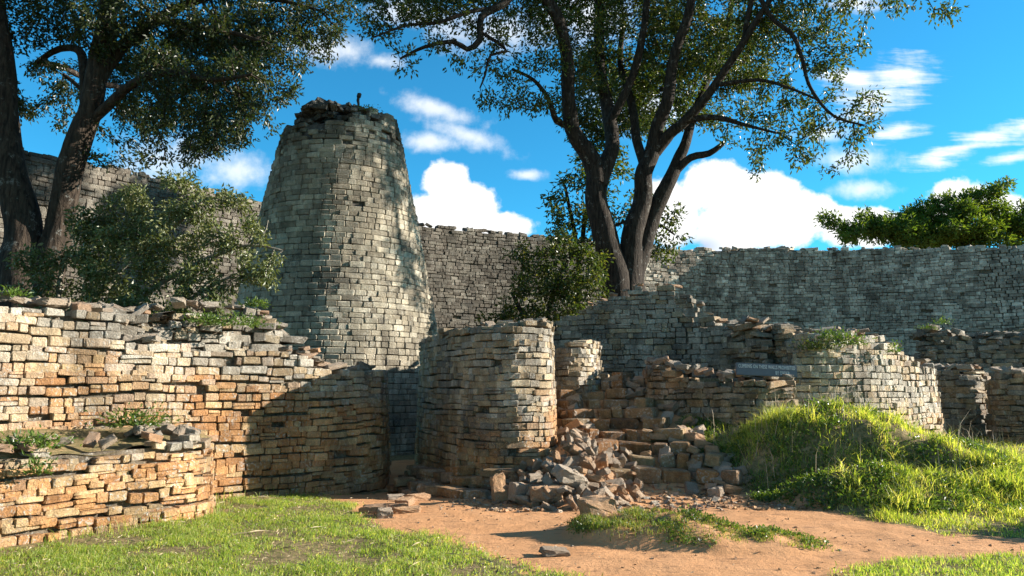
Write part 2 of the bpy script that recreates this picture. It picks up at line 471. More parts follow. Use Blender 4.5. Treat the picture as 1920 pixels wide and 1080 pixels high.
def stone_topology(nu, nv):
    F = np.arange(nu * nv).reshape(nv, nu)
    q = np.stack([F[:-1, :-1], F[:-1, 1:], F[1:, 1:], F[1:, :-1]], -1).reshape(-1, 4)
    ring = list(F[0, :]) + list(F[1:, -1]) + list(F[-1, -2::-1]) + list(F[-2:0:-1, 0])
    n0 = nu * nv; k = len(ring); back = np.arange(n0, n0 + k); ring = np.array(ring)
    side = np.stack([ring, back, np.roll(back, -1), np.roll(ring, -1)], -1)
    return np.concatenate([q, side]), ring


def stones(acc, P, T, Nn, L, Hh, D, C, nu=4, nv=3, rough=0.012, rnd=0.018, jit=0.07, yaw=0.05, roll=0.03, prot=0.012, up=None):
    """P (n,3) centre of each front face, T tangent, Nn outward normal, sizes L, Hh, D, colours C (n,3)"""
    n = len(P)
    if n == 0: return
    q, ring = stone_topology(nu, nv)
    a = np.concatenate([[-1], np.linspace(-.87, .87, nu - 2), [1]]); b = np.concatenate([[-1], np.linspace(-.78, .78, nv - 2), [1]])
    A, B = np.meshgrid(a, b); A = A.ravel()[None]; B = B.ravel()[None]
    A = A + rng.uniform(-.05, .05, (n, nu * nv)) * (np.abs(A) < .99); B = B + rng.uniform(-.08, .08, (n, nu * nv)) * (np.abs(B) < .99)
    cj = rng.uniform(-1, 1, (n, 4, 2)) * jit
    wA = np.stack([(1 - A) * (1 - B), (1 + A) * (1 - B), (1 + A) * (1 + B), (1 - A) * (1 + B)], -1) / 4
    X = A * (1 - 0.05 * (np.abs(B) > .99)) + np.einsum('nkc,nc->nk', wA, cj[:, :, 0] * 1.0)
    Z = B * (1 - 0.10 * (np.abs(A) > .99)) + np.einsum('nkc,nc->nk', wA, cj[:, :, 1] * 1.6)
    X = X * L[:, None] / 2; Z = Z * Hh[:, None] / 2
    edge = (np.abs(A) > .99) | (np.abs(B) > .99)
    corner = (np.abs(A) > .99) & (np.abs(B) > .99)
    rr = rnd * rng.uniform(.6, 1.4, n)[:, None]
    Y = np.where(edge, -rr, 0) - np.where(corner, rr * .8, 0) + rng.uniform(-1, 1, A.shape) * rough + (rng.normal(0, 1, n) * prot)[:, None]
    ya = rng.normal(0, yaw, n)[:, None]; ro = rng.normal(0, roll, n)[:, None]; pi_ = rng.normal(0, yaw, n)[:, None]
    X, Y = X - Y * ya, Y + X * ya
    Y = Y + Z * pi_
    X, Z = X - Z * ro, Z + X * ro
    br = ring
    Xb = X[:, br] * 0.92; Zb = Z[:, br] * 0.94; Yb = -D[:, None] + 0 * Xb
    X = np.concatenate([X, Xb], 1); Y = np.concatenate([Y, Yb], 1); Z = np.concatenate([Z, Zb], 1)
    Up = np.array([0, 0, 1.0])[None] if up is None else up
    V = P[:, None, :] + X[..., None] * T[:, None, :] + Y[..., None] * Nn[:, None, :] + Z[..., None] * Up[:, None, :]
    nvt = V.shape[1]
    Q = (q[None] + (np.arange(n) * nvt)[:, None, None]).reshape(-1, 4)
    Cv = np.repeat(C, nvt, 0)
    acc.add(V.reshape(-1, 3), Q, Cv)


def spline(pts, ds=0.06):
    P = np.asarray(pts, float); n = len(P); out = []
    for i in range(n - 1):
        p0 = P[max(i - 1, 0)]; p1 = P[i]; p2 = P[i + 1]; p3 = P[min(i + 2, n - 1)]
        k = max(2, int(np.hypot(*(p2 - p1)[:2]) / ds))
        for t in np.linspace(0, 1, k, endpoint=False):
            xy = 0.5 * ((2 * p1) + (-p0 + p2) * t + (2 * p0 - 5 * p1 + 4 * p2 - p3) * t * t + (-p0 + 3 * p1 - 3 * p2 + p3) * t ** 3)
            lin = p1 + (p2 - p1) * t
            out.append(np.concatenate([xy[:2], lin[2:]]))
    out.append(P[-1]); return np.array(out)


ROCK_SRC = []


def make_rocks():
    for k in range(14):
        bm = bmesh.new()
        sx, sy, sz = 1.0, random.uniform(.55, .8), random.uniform(.38, .62)
        for a in (-1, 1):
            for b in (-1, 1):
                for c in (-1, 1):
                    j = [random.uniform(.72, 1.0) for _ in range(3)]
                    p = Vector((a * sx * j[0], b * sy * j[1], c * sz * j[2])) * 0.5
                    e = random.uniform(.06, .2)
                    for ax in range(3):
                        q = p.copy(); q[ax] -= math.copysign(e * (.5 if ax == 2 else 1) * random.uniform(.4, 1), q[ax]) * 0.5
                        bm.verts.new(q)
        r = bmesh.ops.convex_hull(bm, input=bm.verts)
        bmesh.ops.delete(bm, geom=[v for v in bm.verts if not v.link_faces], context='VERTS')
        bmesh.ops.triangulate(bm, faces=bm.faces)
        bm.verts.index_update()
        V = np.array([v.co[:] for v in bm.verts]); T = np.array([[v.index for v in f.verts] for f in bm.faces])
        # soften: one split with jitter to break the flat facets
        bmesh.ops.subdivide_edges(bm, edges=bm.edges, cuts=1, use_grid_fill=True)
        bmesh.ops.smooth_vert(bm, verts=bm.verts, factor=.5, use_axis_x=True, use_axis_y=True, use_axis_z=True)
        bmesh.ops.subdivide_edges(bm, edges=bm.edges, cuts=1, use_grid_fill=True)
        for v in bm.verts: v.co += Vector([random.gauss(0, .008) for _ in range(3)]) + v.co * .10 * (float(vn(v.co.x * 4 + k, v.co.y * 4, v.co.z * 4)) - .5)
        bmesh.ops.triangulate(bm, faces=bm.faces)
        bm.verts.index_update()
        V2 = np.array([v.co[:] for v in bm.verts]); T2 = np.array([[v.index for v in f.verts] for f in bm.faces])
        bm.free()
        m1 = mk_mesh('loose_stone', V2, tris=T2, mats=[M_rock]); m2 = m1.copy(); m2.materials[0] = M_rock_earth
        ROCK_SRC.append((V, T, m1, m2))


make_rocks()
rock_count = [0]


def rock(x, y, z, size, label, group=None, rot=None, flat=1.0, name='loose_stone', k=None, dims=None, cat='stone', earth=False):
    me = ROCK_SRC[random.randrange(14) if k is None else k][3 if earth else 2]
    o = link(name, me)
    o.location = (x, y, z)
    o.rotation_euler = rot if rot is not None else (random.gauss(0, .35), random.gauss(0, .35), random.uniform(0, 6.3))
    o.scale = dims if dims else (size * random.uniform(.85, 1.2), size * random.uniform(.85, 1.2), size * flat * random.uniform(.85, 1.25))
    tag(o, label, cat, group, 'thing'); rock_count[0] += 1
    return o


def rocks_merged(acc, pts, sizes, tints, tilt=.35, flat=1.0):
    for p, s, c in zip(pts, sizes, tints):
        V, T = ROCK_SRC[random.randrange(14)][:2]
        M = Matrix.Rotation(random.uniform(0, 6.3), 3, 'Z') @ Matrix.Rotation(random.gauss(0, tilt), 3, 'X') @ Matrix.Rotation(random.gauss(0, tilt), 3, 'Y')
        W = (V * np.array([s * random.uniform(.8, 1.2), s * random.uniform(.8, 1.2), s * flat * random.uniform(.8, 1.2)])) @ np.array(M).T + np.asarray(p)
        acc.add(W, None, np.asarray(c), T)


def pal_mix(n, cols, wts):
    cols = np.array(cols); i = rng.choice(len(cols), n, p=np.array(wts) / sum(wts))
    return cols[i] * rng.uniform(.82, 1.18, (n, 1))


GREY = [(0.32, 0.285, 0.235), (0.38, 0.34, 0.28), (0.25, 0.225, 0.19), (0.44, 0.40, 0.34)]
BUFF = [(0.42, 0.325, 0.215), (0.46, 0.38, 0.27), (0.36, 0.28, 0.185)]
ORNG = [(0.42, 0.225, 0.10), (0.48, 0.285, 0.14), (0.37, 0.19, 0.085), (0.46, 0.315, 0.17)]


def tint_blend(P, f_or, buff=0.4):
    """f_or: probability field of orange soil staining"""
    n = len(P)
    g = pal_mix(n, GREY, [3, 3, 2, 2]); b = pal_mix(n, BUFF, [1, 1, 1]); o = pal_mix(n, ORNG, [3, 2, 2, 2])
    r = rng.random(n)[:, None]
    c = np.where(rng.random((n, 1)) < buff, b, g)
    f = np.clip(f_or, 0, 1)[:, None]
    k = np.clip(f * 1.6 - r * .8, 0, 1)
    return c * (1 - k) + o * k


class Wall: pass


def build_wall(name, label, ctrl, thick=0.7, h=0.12, l=0.26, batter=0.06, tint=None, mat=None, messy=1.0, wave=0.04, depth=0.16,
               nu=4, nv=4, cap_r=True, cap_l=False, cat='stone wall', group=None, zfloor=None, holes=0.008, split=0.06, coping=0, seed=0, ragged=.6, edge=1.0, parent=None):
    """ctrl: list of (x, y, ztop, zbase) along the visible face, left to right"""
    F = spline(ctrl)
    xy = F[:, :2]
    d = np.gradient(xy, axis=0); d /= np.linalg.norm(d, axis=1)[:, None]
    nrm = np.stack([d[:, 1], -d[:, 0]], 1)
    loop = [np.concatenate([xy, F[:, 2:]], 1)]

    def cap(i, sgn):
        c = xy[i] - nrm[i] * thick / 2; out = []
        rng_ = np.linspace(0, math.pi, 12)[1:] if sgn > 0 else np.linspace(math.pi, 0, 12)[:-1]
        for t in rng_:
            p = c + nrm[i] * math.cos(t) * thick / 2 + sgn * d[i] * math.sin(t) * thick / 2 * .8
            out.append([*p, F[i, 2], F[i, 3]])
        return np.array(out)
    back = np.concatenate([xy - nrm * thick, F[:, 2:]], 1)
    m = int(1.2 / 0.06)
    if cap_r: loop += [cap(-1, 1), back[::-1][:m]]
    if cap_l: loop = [back[::-1][-m:], cap(0, -1)] + loop
    Lp = np.concatenate(loop)
    seg = np.linalg.norm(np.diff(Lp[:, :2], axis=0), axis=1); keep = np.concatenate([[True], seg > 1e-4]); Lp = Lp[keep]
    s = np.concatenate([[0], np.cumsum(np.linalg.norm(np.diff(Lp[:, :2], axis=0), axis=1))])
    tot = s[-1]
    acc = Acc()
    z0 = Lp[:, 3].min() - 0.12
    z = z0; k = 0
    rows = []
    ztmax = Lp[:, 2].max()
    while z < ztmax + h:
        hk = h * rng.uniform(.78, 1.28)
        sa = -rng.uniform(0, l)
        while sa < tot:
            ln = l * float(np.clip(rng.lognormal(0, .38), .45, 2.0)) * edge
            if ln > .3 and hk > h * 1.1: ln *= 1.1
            rows.append((sa + ln / 2, z + hk / 2, ln, hk, k)); sa += ln
        z += hk; k += 1
    Rw = np.array(rows)
    Rw = Rw[(Rw[:, 0] > 0) & (Rw[:, 0] < tot)]
    sm = Rw[:, 0]
    zt = np.interp(sm, s, Lp[:, 2]); zb = np.interp(sm, s, Lp[:, 3])
    wv = wave * 2 * (fbm(sm * .9 + seed * 7, Rw[:, 4] * .45 + seed) - .5) + wave * 1.2 * (vn(sm * 2.4 + seed, Rw[:, 4] * .8) - .5)
    zz = Rw[:, 1] + wv
    keep = (zz + Rw[:, 3] * .4 < zt + rng.uniform(-ragged, .35, len(Rw)) * h) & (zz > zb - .15) & (rng.random(len(Rw)) > holes)
    Rw = Rw[keep]; sm = sm[keep]; zz = zz[keep]; zt = zt[keep]; zb = zb[keep]
    # some stones are two thin slabs
    sp = rng.random(len(Rw)) < split
    if sp.any():
        A = Rw[sp].copy(); A[:, 3] *= .5; zA = zz[sp] + A[:, 3] * .5; Rw[sp, 3] *= .5; zz2 = zz.copy(); zz2[sp] -= Rw[sp, 3] * .5
        Rw = np.concatenate([Rw, A]); zz = np.concatenate([zz2, zA]); sm = np.concatenate([sm, sm[sp]]); zt = np.concatenate([zt, zt[sp]]); zb = np.concatenate([zb, zb[sp]])
    px = np.interp(sm, s, Lp[:, 0]); py = np.interp(sm, s, Lp[:, 1])
    e = .12
    tx = np.interp(sm + e, s, Lp[:, 0]) - np.interp(sm - e, s, Lp[:, 0]); ty = np.interp(sm + e, s, Lp[:, 1]) - np.interp(sm - e, s, Lp[:, 1])
    tl = np.hypot(tx, ty); tx /= tl; ty /= tl
    T = np.stack([tx, ty, 0 * tx], 1); N = np.stack([ty, -tx, 0 * tx], 1)
    off = -batter * (zz - z0)
    P = np.stack([px, py, zz], 1) + N * off[:, None]
    top = zz > zt - 2.2 * h
    mm = np.where(top, 1.8, 1.0) * messy
    C = tint(P, zb, zt)
    D = np.where(top, depth * 2, depth)
    gap = .008
    for sel, f in ((~top, 1.0), (top, 1.9)):
        if sel.any():
            stones(acc, P[sel], T[sel], N[sel], np.maximum(Rw[sel, 2] - gap, .04), np.maximum(Rw[sel, 3] - gap * .7, .025), D[sel], C[sel], nu, nv,
                   rough=.007 * messy, rnd=.13 * h, jit=.06 * f * messy, yaw=.034 * f * messy, roll=.022 * f * messy, prot=.010 * f * messy)
    # hidden core: rubble fill behind the facing
    st = max(1, len(F) // max(8, int(len(F) * .06 / .2)))
    idx = np.unique(np.concatenate([np.arange(0, len(F), st), [len(F) - 1]]))
    fx = xy[idx]; fn = nrm[idx]; zt_ = np.array([F[max(0, i - 7):i + 8, 2].min() for i in idx]) - h * .9; zb_ = F[idx, 3] - .25
    lean = batter * (zt_ - z0)[:, None]
    a = np.concatenate([fx - fn * .11, zb_[:, None]], 1); b = np.concatenate([fx - fn * (.11 + lean), zt_[:, None]], 1)
    c = np.concatenate([fx - fn * np.maximum(thick - .04, .16 + lean), zt_[:, None]], 1); dd = np.concatenate([fx - fn * np.maximum(thick, .2 + lean), zb_[:, None]], 1)
    m_ = len(idx); V = np.stack([a, b, c, dd], 1)
    q = []
    for i in range(m_ - 1):
        for j in range(4): q.append([i * 4 + j, i * 4 + (j + 1) % 4, (i + 1) * 4 + (j + 1) % 4, (i + 1) * 4 + j])
    q.append([0, 1, 2, 3]); q.append([(m_ - 1) * 4 + j for j in (3, 2, 1, 0)])
    acc.add(V, q, np.array([.17, .14, .105]))
    root = parent or empty(name, label, cat, group, loc=(0, 0, 0))
    root['kind'] = 'thing'
    acc.build('masonry', mat or M_wall, root)
    wl = Wall(); wl.F = F; wl.n = nrm; wl.thick = thick; wl.h = h; wl.root = root; wl.batter = batter; wl.z0 = z0
    if coping:
        ac = Acc(); pts = []; szs = []
        n_ = int(coping * len(F) * .06)
        for _ in range(n_):
            i = random.randrange(len(F)); o = random.uniform(.1, thick * .8)
            p = xy[i] - nrm[i] * (o + batter * (F[i, 2] - z0)); pts.append((p[0], p[1], F[i, 2] - random.uniform(.0, .5) * h + .04)); szs.append(random.uniform(.8, 1.5) * l)
        rocks_merged(ac, pts, szs, tint(np.array(pts), np.array([F[0, 3]] * n_), np.array([F[0, 2]] * n_)), .25, .8)
        oc = ac.build('coping_stones', mat or M_wall, root); oc['kind'] = 'stuff'
    return wl


def cp(px, Y, ytop, zbase=None, dz=0.0):
    p = at(px, ytop + 60, Y); t = at(px, ytop, Y)
    return (p[0], Y, t[2] + dz, float(H(p[0], Y)) - .1 if zbase is None else zbase)


def cap_rocks(wl, n, s0, s1, label, group, size=(.16, .34), flat=.75, lift=0.02, jitter=1.0):
    m = len(wl.F); out = []
    for k in range(n):
        i = int((s0 + (s1 - s0) * (k + random.random()) / n) * (m - 1))
        o = random.uniform(.08, min(wl.thick * .7, .45)) + wl.batter * (wl.F[i, 2] - wl.z0)
        p = wl.F[i, :2] - wl.n[i] * o
        sz = random.uniform(*size)
        out.append(rock(p[0], p[1], wl.F[i, 2] + lift + sz * .12, sz, label, group, name='capstone', cat='slab', rot=(random.gauss(0, .18 * jitter), random.gauss(0, .18 * jitter), random.uniform(0, 6.3)), flat=flat))
    return out


# ---- tall outer enclosure wall
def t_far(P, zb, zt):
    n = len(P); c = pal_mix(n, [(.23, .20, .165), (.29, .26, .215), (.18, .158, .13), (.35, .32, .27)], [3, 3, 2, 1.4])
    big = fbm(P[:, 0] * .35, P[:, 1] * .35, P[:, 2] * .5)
    moss_shade = .55 + 1.15 * ss(P[:, 0], 2.0, 8.0)        # left stretch darkened for moss and painted-in shade, right stretch paler
    return c * ((0.65 + .75 * big) * moss_shade)[:, None]


encl = [cp(-420, 20.5, 190, -.3), cp(-150, 22, 240, -.3), cp(60, 24.3, 276, -.3), cp(280, 27.5, 318, -.3), cp(480, 31, 366, -.3), cp(800, 35.5, 416, -.3), cp(1000, 38, 434, -.3),
        cp(1290, 40.5, 462, -.3), cp(1440, 41, 458, -.3), cp(1600, 40.6, 461, -.3), cp(1800, 39, 458, -.3), cp(1930, 37.5, 455, -.3), cp(2200, 33, 430, -.3), cp(2420, 29, 405, -.3)]
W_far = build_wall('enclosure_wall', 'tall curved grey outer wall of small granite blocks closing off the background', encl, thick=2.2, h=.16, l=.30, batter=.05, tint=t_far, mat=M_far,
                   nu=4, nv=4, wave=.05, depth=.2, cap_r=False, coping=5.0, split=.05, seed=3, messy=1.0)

# ---- conical tower
TC = (-4.94, 21.0)


def tower():
    root = empty('conical_tower', 'massive tapering round grey granite tower with a broken top', 'tower', loc=(0, 0, 0))
    prof_z = [-.3, 0, 3.4, 6.1, 8.2, 9.2, 9.8]; prof_r = [3.3, 3.25, 2.80, 2.27, 1.83, 1.61, 1.47]

    def topz(th):   # th: angle, -pi/2 faces the camera
        a = (th + math.pi / 2 + math.pi) % (2 * math.pi) - math.pi
        return np.interp(a, [-3.2, -1.5, -1.0, -.55, -.2, .15, .45, .8, 1.5, 3.2], [9.3, 9.1, 8.95, 8.75, 8.7, 8.8, 9.0, 9.2, 9.4, 9.3])
    acc = Acc(); z = -.2; rows = []; k = 0
    while z < 9.5:
        hk = .148 * rng.uniform(.85, 1.15); r = np.interp(z, prof_z, prof_r); th = rng.uniform(0, .2)
        t0 = th
        while th < t0 + 2 * math.pi - .06:
            ln = .27 * float(np.clip(rng.lognormal(0, .34), .45, 1.9)); rows.append((th + ln / r / 2, z + hk / 2, ln, hk, k)); th += ln / r
        z += hk; k += 1
    Rw = np.array(rows); th = Rw[:, 0]
    zz = Rw[:, 1] + .05 * (fbm(np.cos(th) * 3 + 9, np.sin(th) * 3 + 9, Rw[:, 4] * .3) - .5)
    tz = topz(th)
    hole = rng.random(len(Rw)) < np.where(zz > tz - .9, .10, .006)
    keep = (zz < tz + rng.uniform(-.28, .12, len(Rw))) & ~hole
    Rw = Rw[keep]; th = th[keep]; zz = zz[keep]; tz = tz[keep]
    r = np.interp(zz, prof_z, prof_r)
    N = np.stack([np.cos(th), np.sin(th), 0 * th], 1); T = np.stack([-np.sin(th), np.cos(th), 0 * th], 1)
    P = np.stack([TC[0] + r * np.cos(th), TC[1] + r * np.sin(th), zz], 1)
    n = len(P); C = pal_mix(n, [(.31, .27, .205), (.37, .33, .255), (.25, .22, .17), (.43, .39, .31)], [3, 3, 2, 2])
    C = C * (.72 + .6 * fbm(P[:, 0] * .8, P[:, 1] * .8, P[:, 2] * .7))[:, None]
    # black lichen band round the weathered head of the tower
    bl = ss(P[:, 2], 5.5, 9.0)[:, None] * ss(fbm(th * 3, P[:, 2] * .9), .3, .7)[:, None]
    C = C * (1 - .62 * bl)
    nr = np.where(zz > tz - 1.0, 1, 0).astype(bool)
    for sel, f in ((~nr, 1.0), (nr, 2.2)):
        stones(acc, P[sel], T[sel], N[sel], Rw[sel, 2] - .012, Rw[sel, 3] - .008, np.full(sel.sum(), .22 * f), C[sel], 4, 4, rough=.008, rnd=.016, jit=.04 * f, yaw=.022 * f, roll=.012 * f, prot=.008 * f)
    a = np.linspace(0, 2 * math.pi, 73)[:-1]; cz = np.linspace(-.3, 8.7, 30); V = []
    for zc in cz:
        rc = np.interp(zc, prof_z, prof_r) - .09
        V.append(np.stack([TC[0] + rc * np.cos(a), TC[1] + rc * np.sin(a), 0 * a + zc], 1))
    V = np.concatenate(V); q = []
    for i in range(29):
        for j in range(72): q.append([i * 72 + j, i * 72 + (j + 1) % 72, (i + 1) * 72 + (j + 1) % 72, (i + 1) * 72 + j])
    acc.add(V, q, np.array([.12, .11, .10]))
    acc.build('masonry', M_tower, root)
    ac = Acc(); pts = []; sz = []
    for _ in range(480):
        rr = 1.5 * math.sqrt(random.random()); t = random.uniform(0, 6.283)
        x = rr * math.cos(t); y = rr * math.sin(t)
        hz = 8.8 + .74 * math.sqrt(max(0, 1 - (rr / 1.75) ** 2)) + .12 * math.exp(-((x + .35) / .5) ** 2) - .3 * max(0, -x - .6)
        pts.append((TC[0] + x, TC[1] + y, hz - (hz - 8.6) * random.choice([0, 0, .25, .5, .8]) + random.uniform(-.1, .05))); sz.append(random.uniform(.2, .42))
    rocks_merged(ac, pts, sz, pal_mix(480, [(.10, .098, .09), (.15, .145, .13), (.2, .19, .17)], [3, 2, 1]), .2, .75)
    o = ac.build('broken_top', M_tower, root)
    o['label'] = 'dark tumbled stones of the collapsed summit'
    return root


tower()
# dark stick standing on the summit
pbm = bmesh.new()
pp = at(672, 201, 20.6); pt = at(672, 178, 20.6)


def tube_bm(bm, pts, rads, seg=8):
    rings = []
    for i, (p, r) in enumerate(zip(pts, rads)):
        p = Vector(p); d = (Vector(pts[min(i + 1, len(pts) - 1)]) - Vector(pts[max(i - 1, 0)])).normalized()
        x = d.orthogonal().normalized(); y = d.cross(x)
        rings.append([bm.verts.new(p + (x * math.cos(2 * math.pi * k / seg) + y * math.sin(2 * math.pi * k / seg)) * r) for k in range(seg)])
    for a, b in zip(rings, rings[1:]):
        for k in range(seg): bm.faces.new((a[k], a[(k + 1) % seg], b[(k + 1) % seg], b[k]))
    bm.faces.new(rings[0][::-1]); bm.faces.new(rings[-1])


tube_bm(pbm, [(pp[0] + .01, pp[1], pp[2] - .35), (pp[0], pp[1], pp[2] + .1), (pp[0] - .02, pp[1], (pp[2] + pt[2]) / 2 + .02), (pp[0] - .01, pp[1], pt[2] - .09), (pp[0], pp[1], pt[2] - .06), (pp[0] + .02, pp[1], pt[2] + .03), (pp[0] + .02, pp[1], pt[2] + .05)],
        [.03, .035, .045, .04, .065, .065, .04])
me = bpy.data.meshes.new('wooden_post'); pbm.to_mesh(me); pbm.free(); me.materials.append(M_post)
tag(link('wooden_post', me), 'small dark upright post with a knobbed head on the tower summit', 'post')


# ---- left hand walls
def t_left(P, zb, zt):
    hgt = (P[:, 2] - zb) / np.maximum(zt - zb, .5)
    f = 1.5 - hgt * 1.35 + 0.9 * (fbm(P[:, 0] * .9 + 3, P[:, 1] * .9, P[:, 2] * 1.3) - .5) + .35 * ss(P[:, 0], -5.0, -3.2) * (hgt < .75)
    c = tint_blend(P, f, .5)
    pale = ss(fbm(P[:, 0] * 1.1 + 40, P[:, 2] * 1.1, P[:, 1]), .55, .75)[:, None]
    return c * (1 - .4 * pale) + np.array([.46, .42, .35]) * .4 * pale


left = [cp(-420, 7.2, 560, -.2), cp(-150, 8.3, 562, -.2), cp(0, 9.0, 562, -.2), cp(120, 9.6, 572, -.2), cp(235, 10.2, 585, -.2), cp(262, 10.35, 640, -.2), cp(415, 11.25, 648, -.25), cp(540, 11.95, 655, -.3), cp(590, 12.25, 668, -.3),
        cp(640, 12.6, 692, -.35), cp(690, 13.1, 697, -.35), cp(724, 13.7, 694, -.35), cp(737, 14.5, 692, -.35)]
W_left = build_wall('curved_stone_wall', 'high curved dry stone wall stained orange low down, left of the doorway', left, thick=1.3, h=.104, l=.19, batter=.05, tint=t_left, messy=.95, wave=.06, seed=5, nu=5, nv=4, ragged=.4)
# set back, ruinous upper courses
tier = [(p[0], p[1], p[2], 1.9) for p in [cp(215, 10.75, 575), cp(300, 11.2, 592), cp(345, 11.5, 570), cp(470, 12.25, 578), cp(520, 12.5, 592), cp(552, 12.75, 620), cp(600, 13.1, 662), cp(630, 13.3, 682)]]


def t_grey(P, zb, zt):
    return tint_blend(P, np.full(len(P), .12), .35) * .9


W_tier = build_wall('ruined_wall', 'tumbledown grey upper courses set back on top of the curved left wall', tier, thick=.8, h=.11, l=.24, batter=.25, tint=t_grey, messy=2.2, wave=.08, seed=6, ragged=1.2, cap_l=True, split=.2)


def t_terr(P, zb, zt):
    hgt = (P[:, 2] - zb) / np.maximum(zt - zb, .3)
    return tint_blend(P, 1.75 - ss(hgt, .68, .95) * 1.6 + .5 * (fbm(P[:, 0] * 2, P[:, 2] * 2, P[:, 1]) - .5), .3)


terr = [cp(-420, 6.3, 868, -.2), cp(-180, 7.0, 858, -.2), cp(0, 7.75, 848, -.2), cp(120, 8.3, 842, -.2), cp(240, 8.95, 832, -.2), cp(330, 9.4, 822, -.2), cp(380, 9.75, 816, -.2), cp(404, 10.15, 812, -.2), cp(408, 10.8, 812, -.2)]
W_terr = build_wall('low_terrace_wall', 'low orange stone terrace wall rising from the lawn at the far left', terr, thick=.55, h=.09, l=.19, batter=.08, tint=t_terr, messy=1.4, wave=.08, seed=8, nu=5, nv=4, cap_r=False, split=.2, ragged=.9)
# earth fill between the terrace and the high wall
fa = Acc(); fx = []
for i in range(len(terr) - 1):
    for t in np.linspace(0, 1, 6, endpoint=False):
        a = np.array(terr[i]) * (1 - t) + np.array(terr[i + 1]) * t
        fx.append(a)
fx.append(np.array(terr[-1]))
V = []
for a in fx:
    for j, t in enumerate(np.linspace(0, 1, 7)):
        off = .2 + t * 1.5
        V.append((a[0] - off * .62 * (1 if a[1] < 10 else 1.2), a[1] + off * .78, a[2] - .08 + t * .22 + .10 * (vn(a[0] * 3, a[1] * 3 + t * 5) - .5)))
q = [[i * 7 + j, i * 7 + j + 1, (i + 1) * 7 + j + 1, (i + 1) * 7 + j] for i in range(len(fx) - 1) for j in range(6)]
me = mk_mesh('terrace_earth', V, quads=q, mats=[M_ground], tint=np.tile(np.array([.35, 0, 0]), (len(V), 1)), smooth=True)
tag(link('terrace_earth', me), 'strip of earth on the ledge between the low terrace wall and the high wall', 'ground', kind='structure')


# ---- bastion in the middle
def t_bast(P, zb, zt):
    hgt = (P[:, 2] - zb) / np.maximum(zt - zb, .5)
    f = 1.35 - hgt * 2.2 + .5 * (fbm(P[:, 0] * 1.5, P[:, 1] * 1.5, P[:, 2] * 1.5) - .5) + .25 * ss(P[:, 0], .1, .8)
    return tint_blend(P, f, .55)


bast = [cp(788, 17.4, 650, -.25), cp(779, 16.0, 640, -.25), cp(790, 14.6, 630, -.25), cp(826, 13.5, 617, -.2), cp(876, 12.55, 607, -.2), cp(930, 12.15, 606, -.2), cp(985, 12.15, 603, -.2), cp(1035, 12.5, 600, -.1), cp(1046, 13.2, 601, 0), cp(1046, 14.6, 604, .2)]
W_bast = build_wall('rounded_bastion', 'tall rounded pale stone bastion right of the dark doorway', bast, thick=1.25, h=.104, l=.185, batter=.035, tint=t_bast, messy=1.0, wave=.035, seed=12, nu=5, nv=4, ragged=.35)
# bastion fill so its top reads solid
# foundation courses at its foot
found = [cp(742, 14.2, 872, -.3), cp(800, 12.9, 874, -.3), cp(860, 12.05, 880, -.3), cp(930, 11.7, 884, -.3), cp(985, 11.7, 895, -.3)]
build_wall('foundation_ledge', 'low ledge of earth-stained foundation blocks at the foot of the bastion', found, thick=.9, h=.15, l=.34, batter=.1, tint=lambda P, zb, zt: tint_blend(P, np.full(len(P), .8), .5) * .8, messy=1.8, seed=13, ragged=.3, cat='stone ledge')
found2 = [cp(728, 13.0, 903, -.3), cp(775, 12.2, 906, -.3), cp(830, 11.55, 910, -.3), cp(905, 11.25, 918, -.3), cp(950, 11.25, 926, -.3)]
build_wall('threshold_step', 'broad step of flat reddish blocks below the foundation ledge by the doorway', found2, thick=.8, h=.13, l=.36, batter=.1, tint=lambda P, zb, zt: tint_blend(P, np.full(len(P), .9), .5) * .8, messy=1.8, seed=14, ragged=.3, cat='stone step')

# ---- small stub wall right of the bastion
stub = [cp(1030, 16.0, 652, .9), cp(1062, 15.6, 643, .9), cp(1100, 15.7, 638, .9), cp(1124, 16.2, 637, .9), cp(1132, 16.9, 640, .9)]
W_stub = build_wall('stub_wall', 'short pale rounded wall stub standing just right of the bastion', stub, thick=.7, h=.10, l=.18, batter=.05, tint=lambda P, zb, zt: tint_blend(P, .45 - .3 * (P[:, 2] - 1.2), .5), messy=1.6, seed=15, ragged=.5)


# ---- back wall with the peak below the big tree
def t_back(P, zb, zt):
    return tint_blend(P, np.full(len(P), .06), .2) * .82


bk = [cp(960, 20.2, 640, 1.0), cp(1040, 19.9, 594, 1.2), cp(1090, 19.6, 572, 1.3), cp(1150, 19.3, 552, 1.4), cp(1200, 19.1, 534, 1.4), cp(1262, 19.0, 534, 1.4), cp(1288, 18.9, 550, 1.4), cp(1310, 18.7, 578, 1.4), cp(1328, 18.5, 600, 1.4), cp(1350, 18.2, 606, 1.4), cp(1400, 17.6, 604, 1.4), cp(1440, 17.2, 606, 1.4)]
W_back = build_wall('peaked_wall', 'grey stepped wall rising to a peak below the large tree', bk, thick=.9, h=.125, l=.22, batter=.04, tint=t_back, messy=.95, seed=16, ragged=.8)


# ---- collapsing wall behind the sign
def t_ruin(P, zb, zt):
    return tint_blend(P, np.full(len(P), .28), .45) * .8


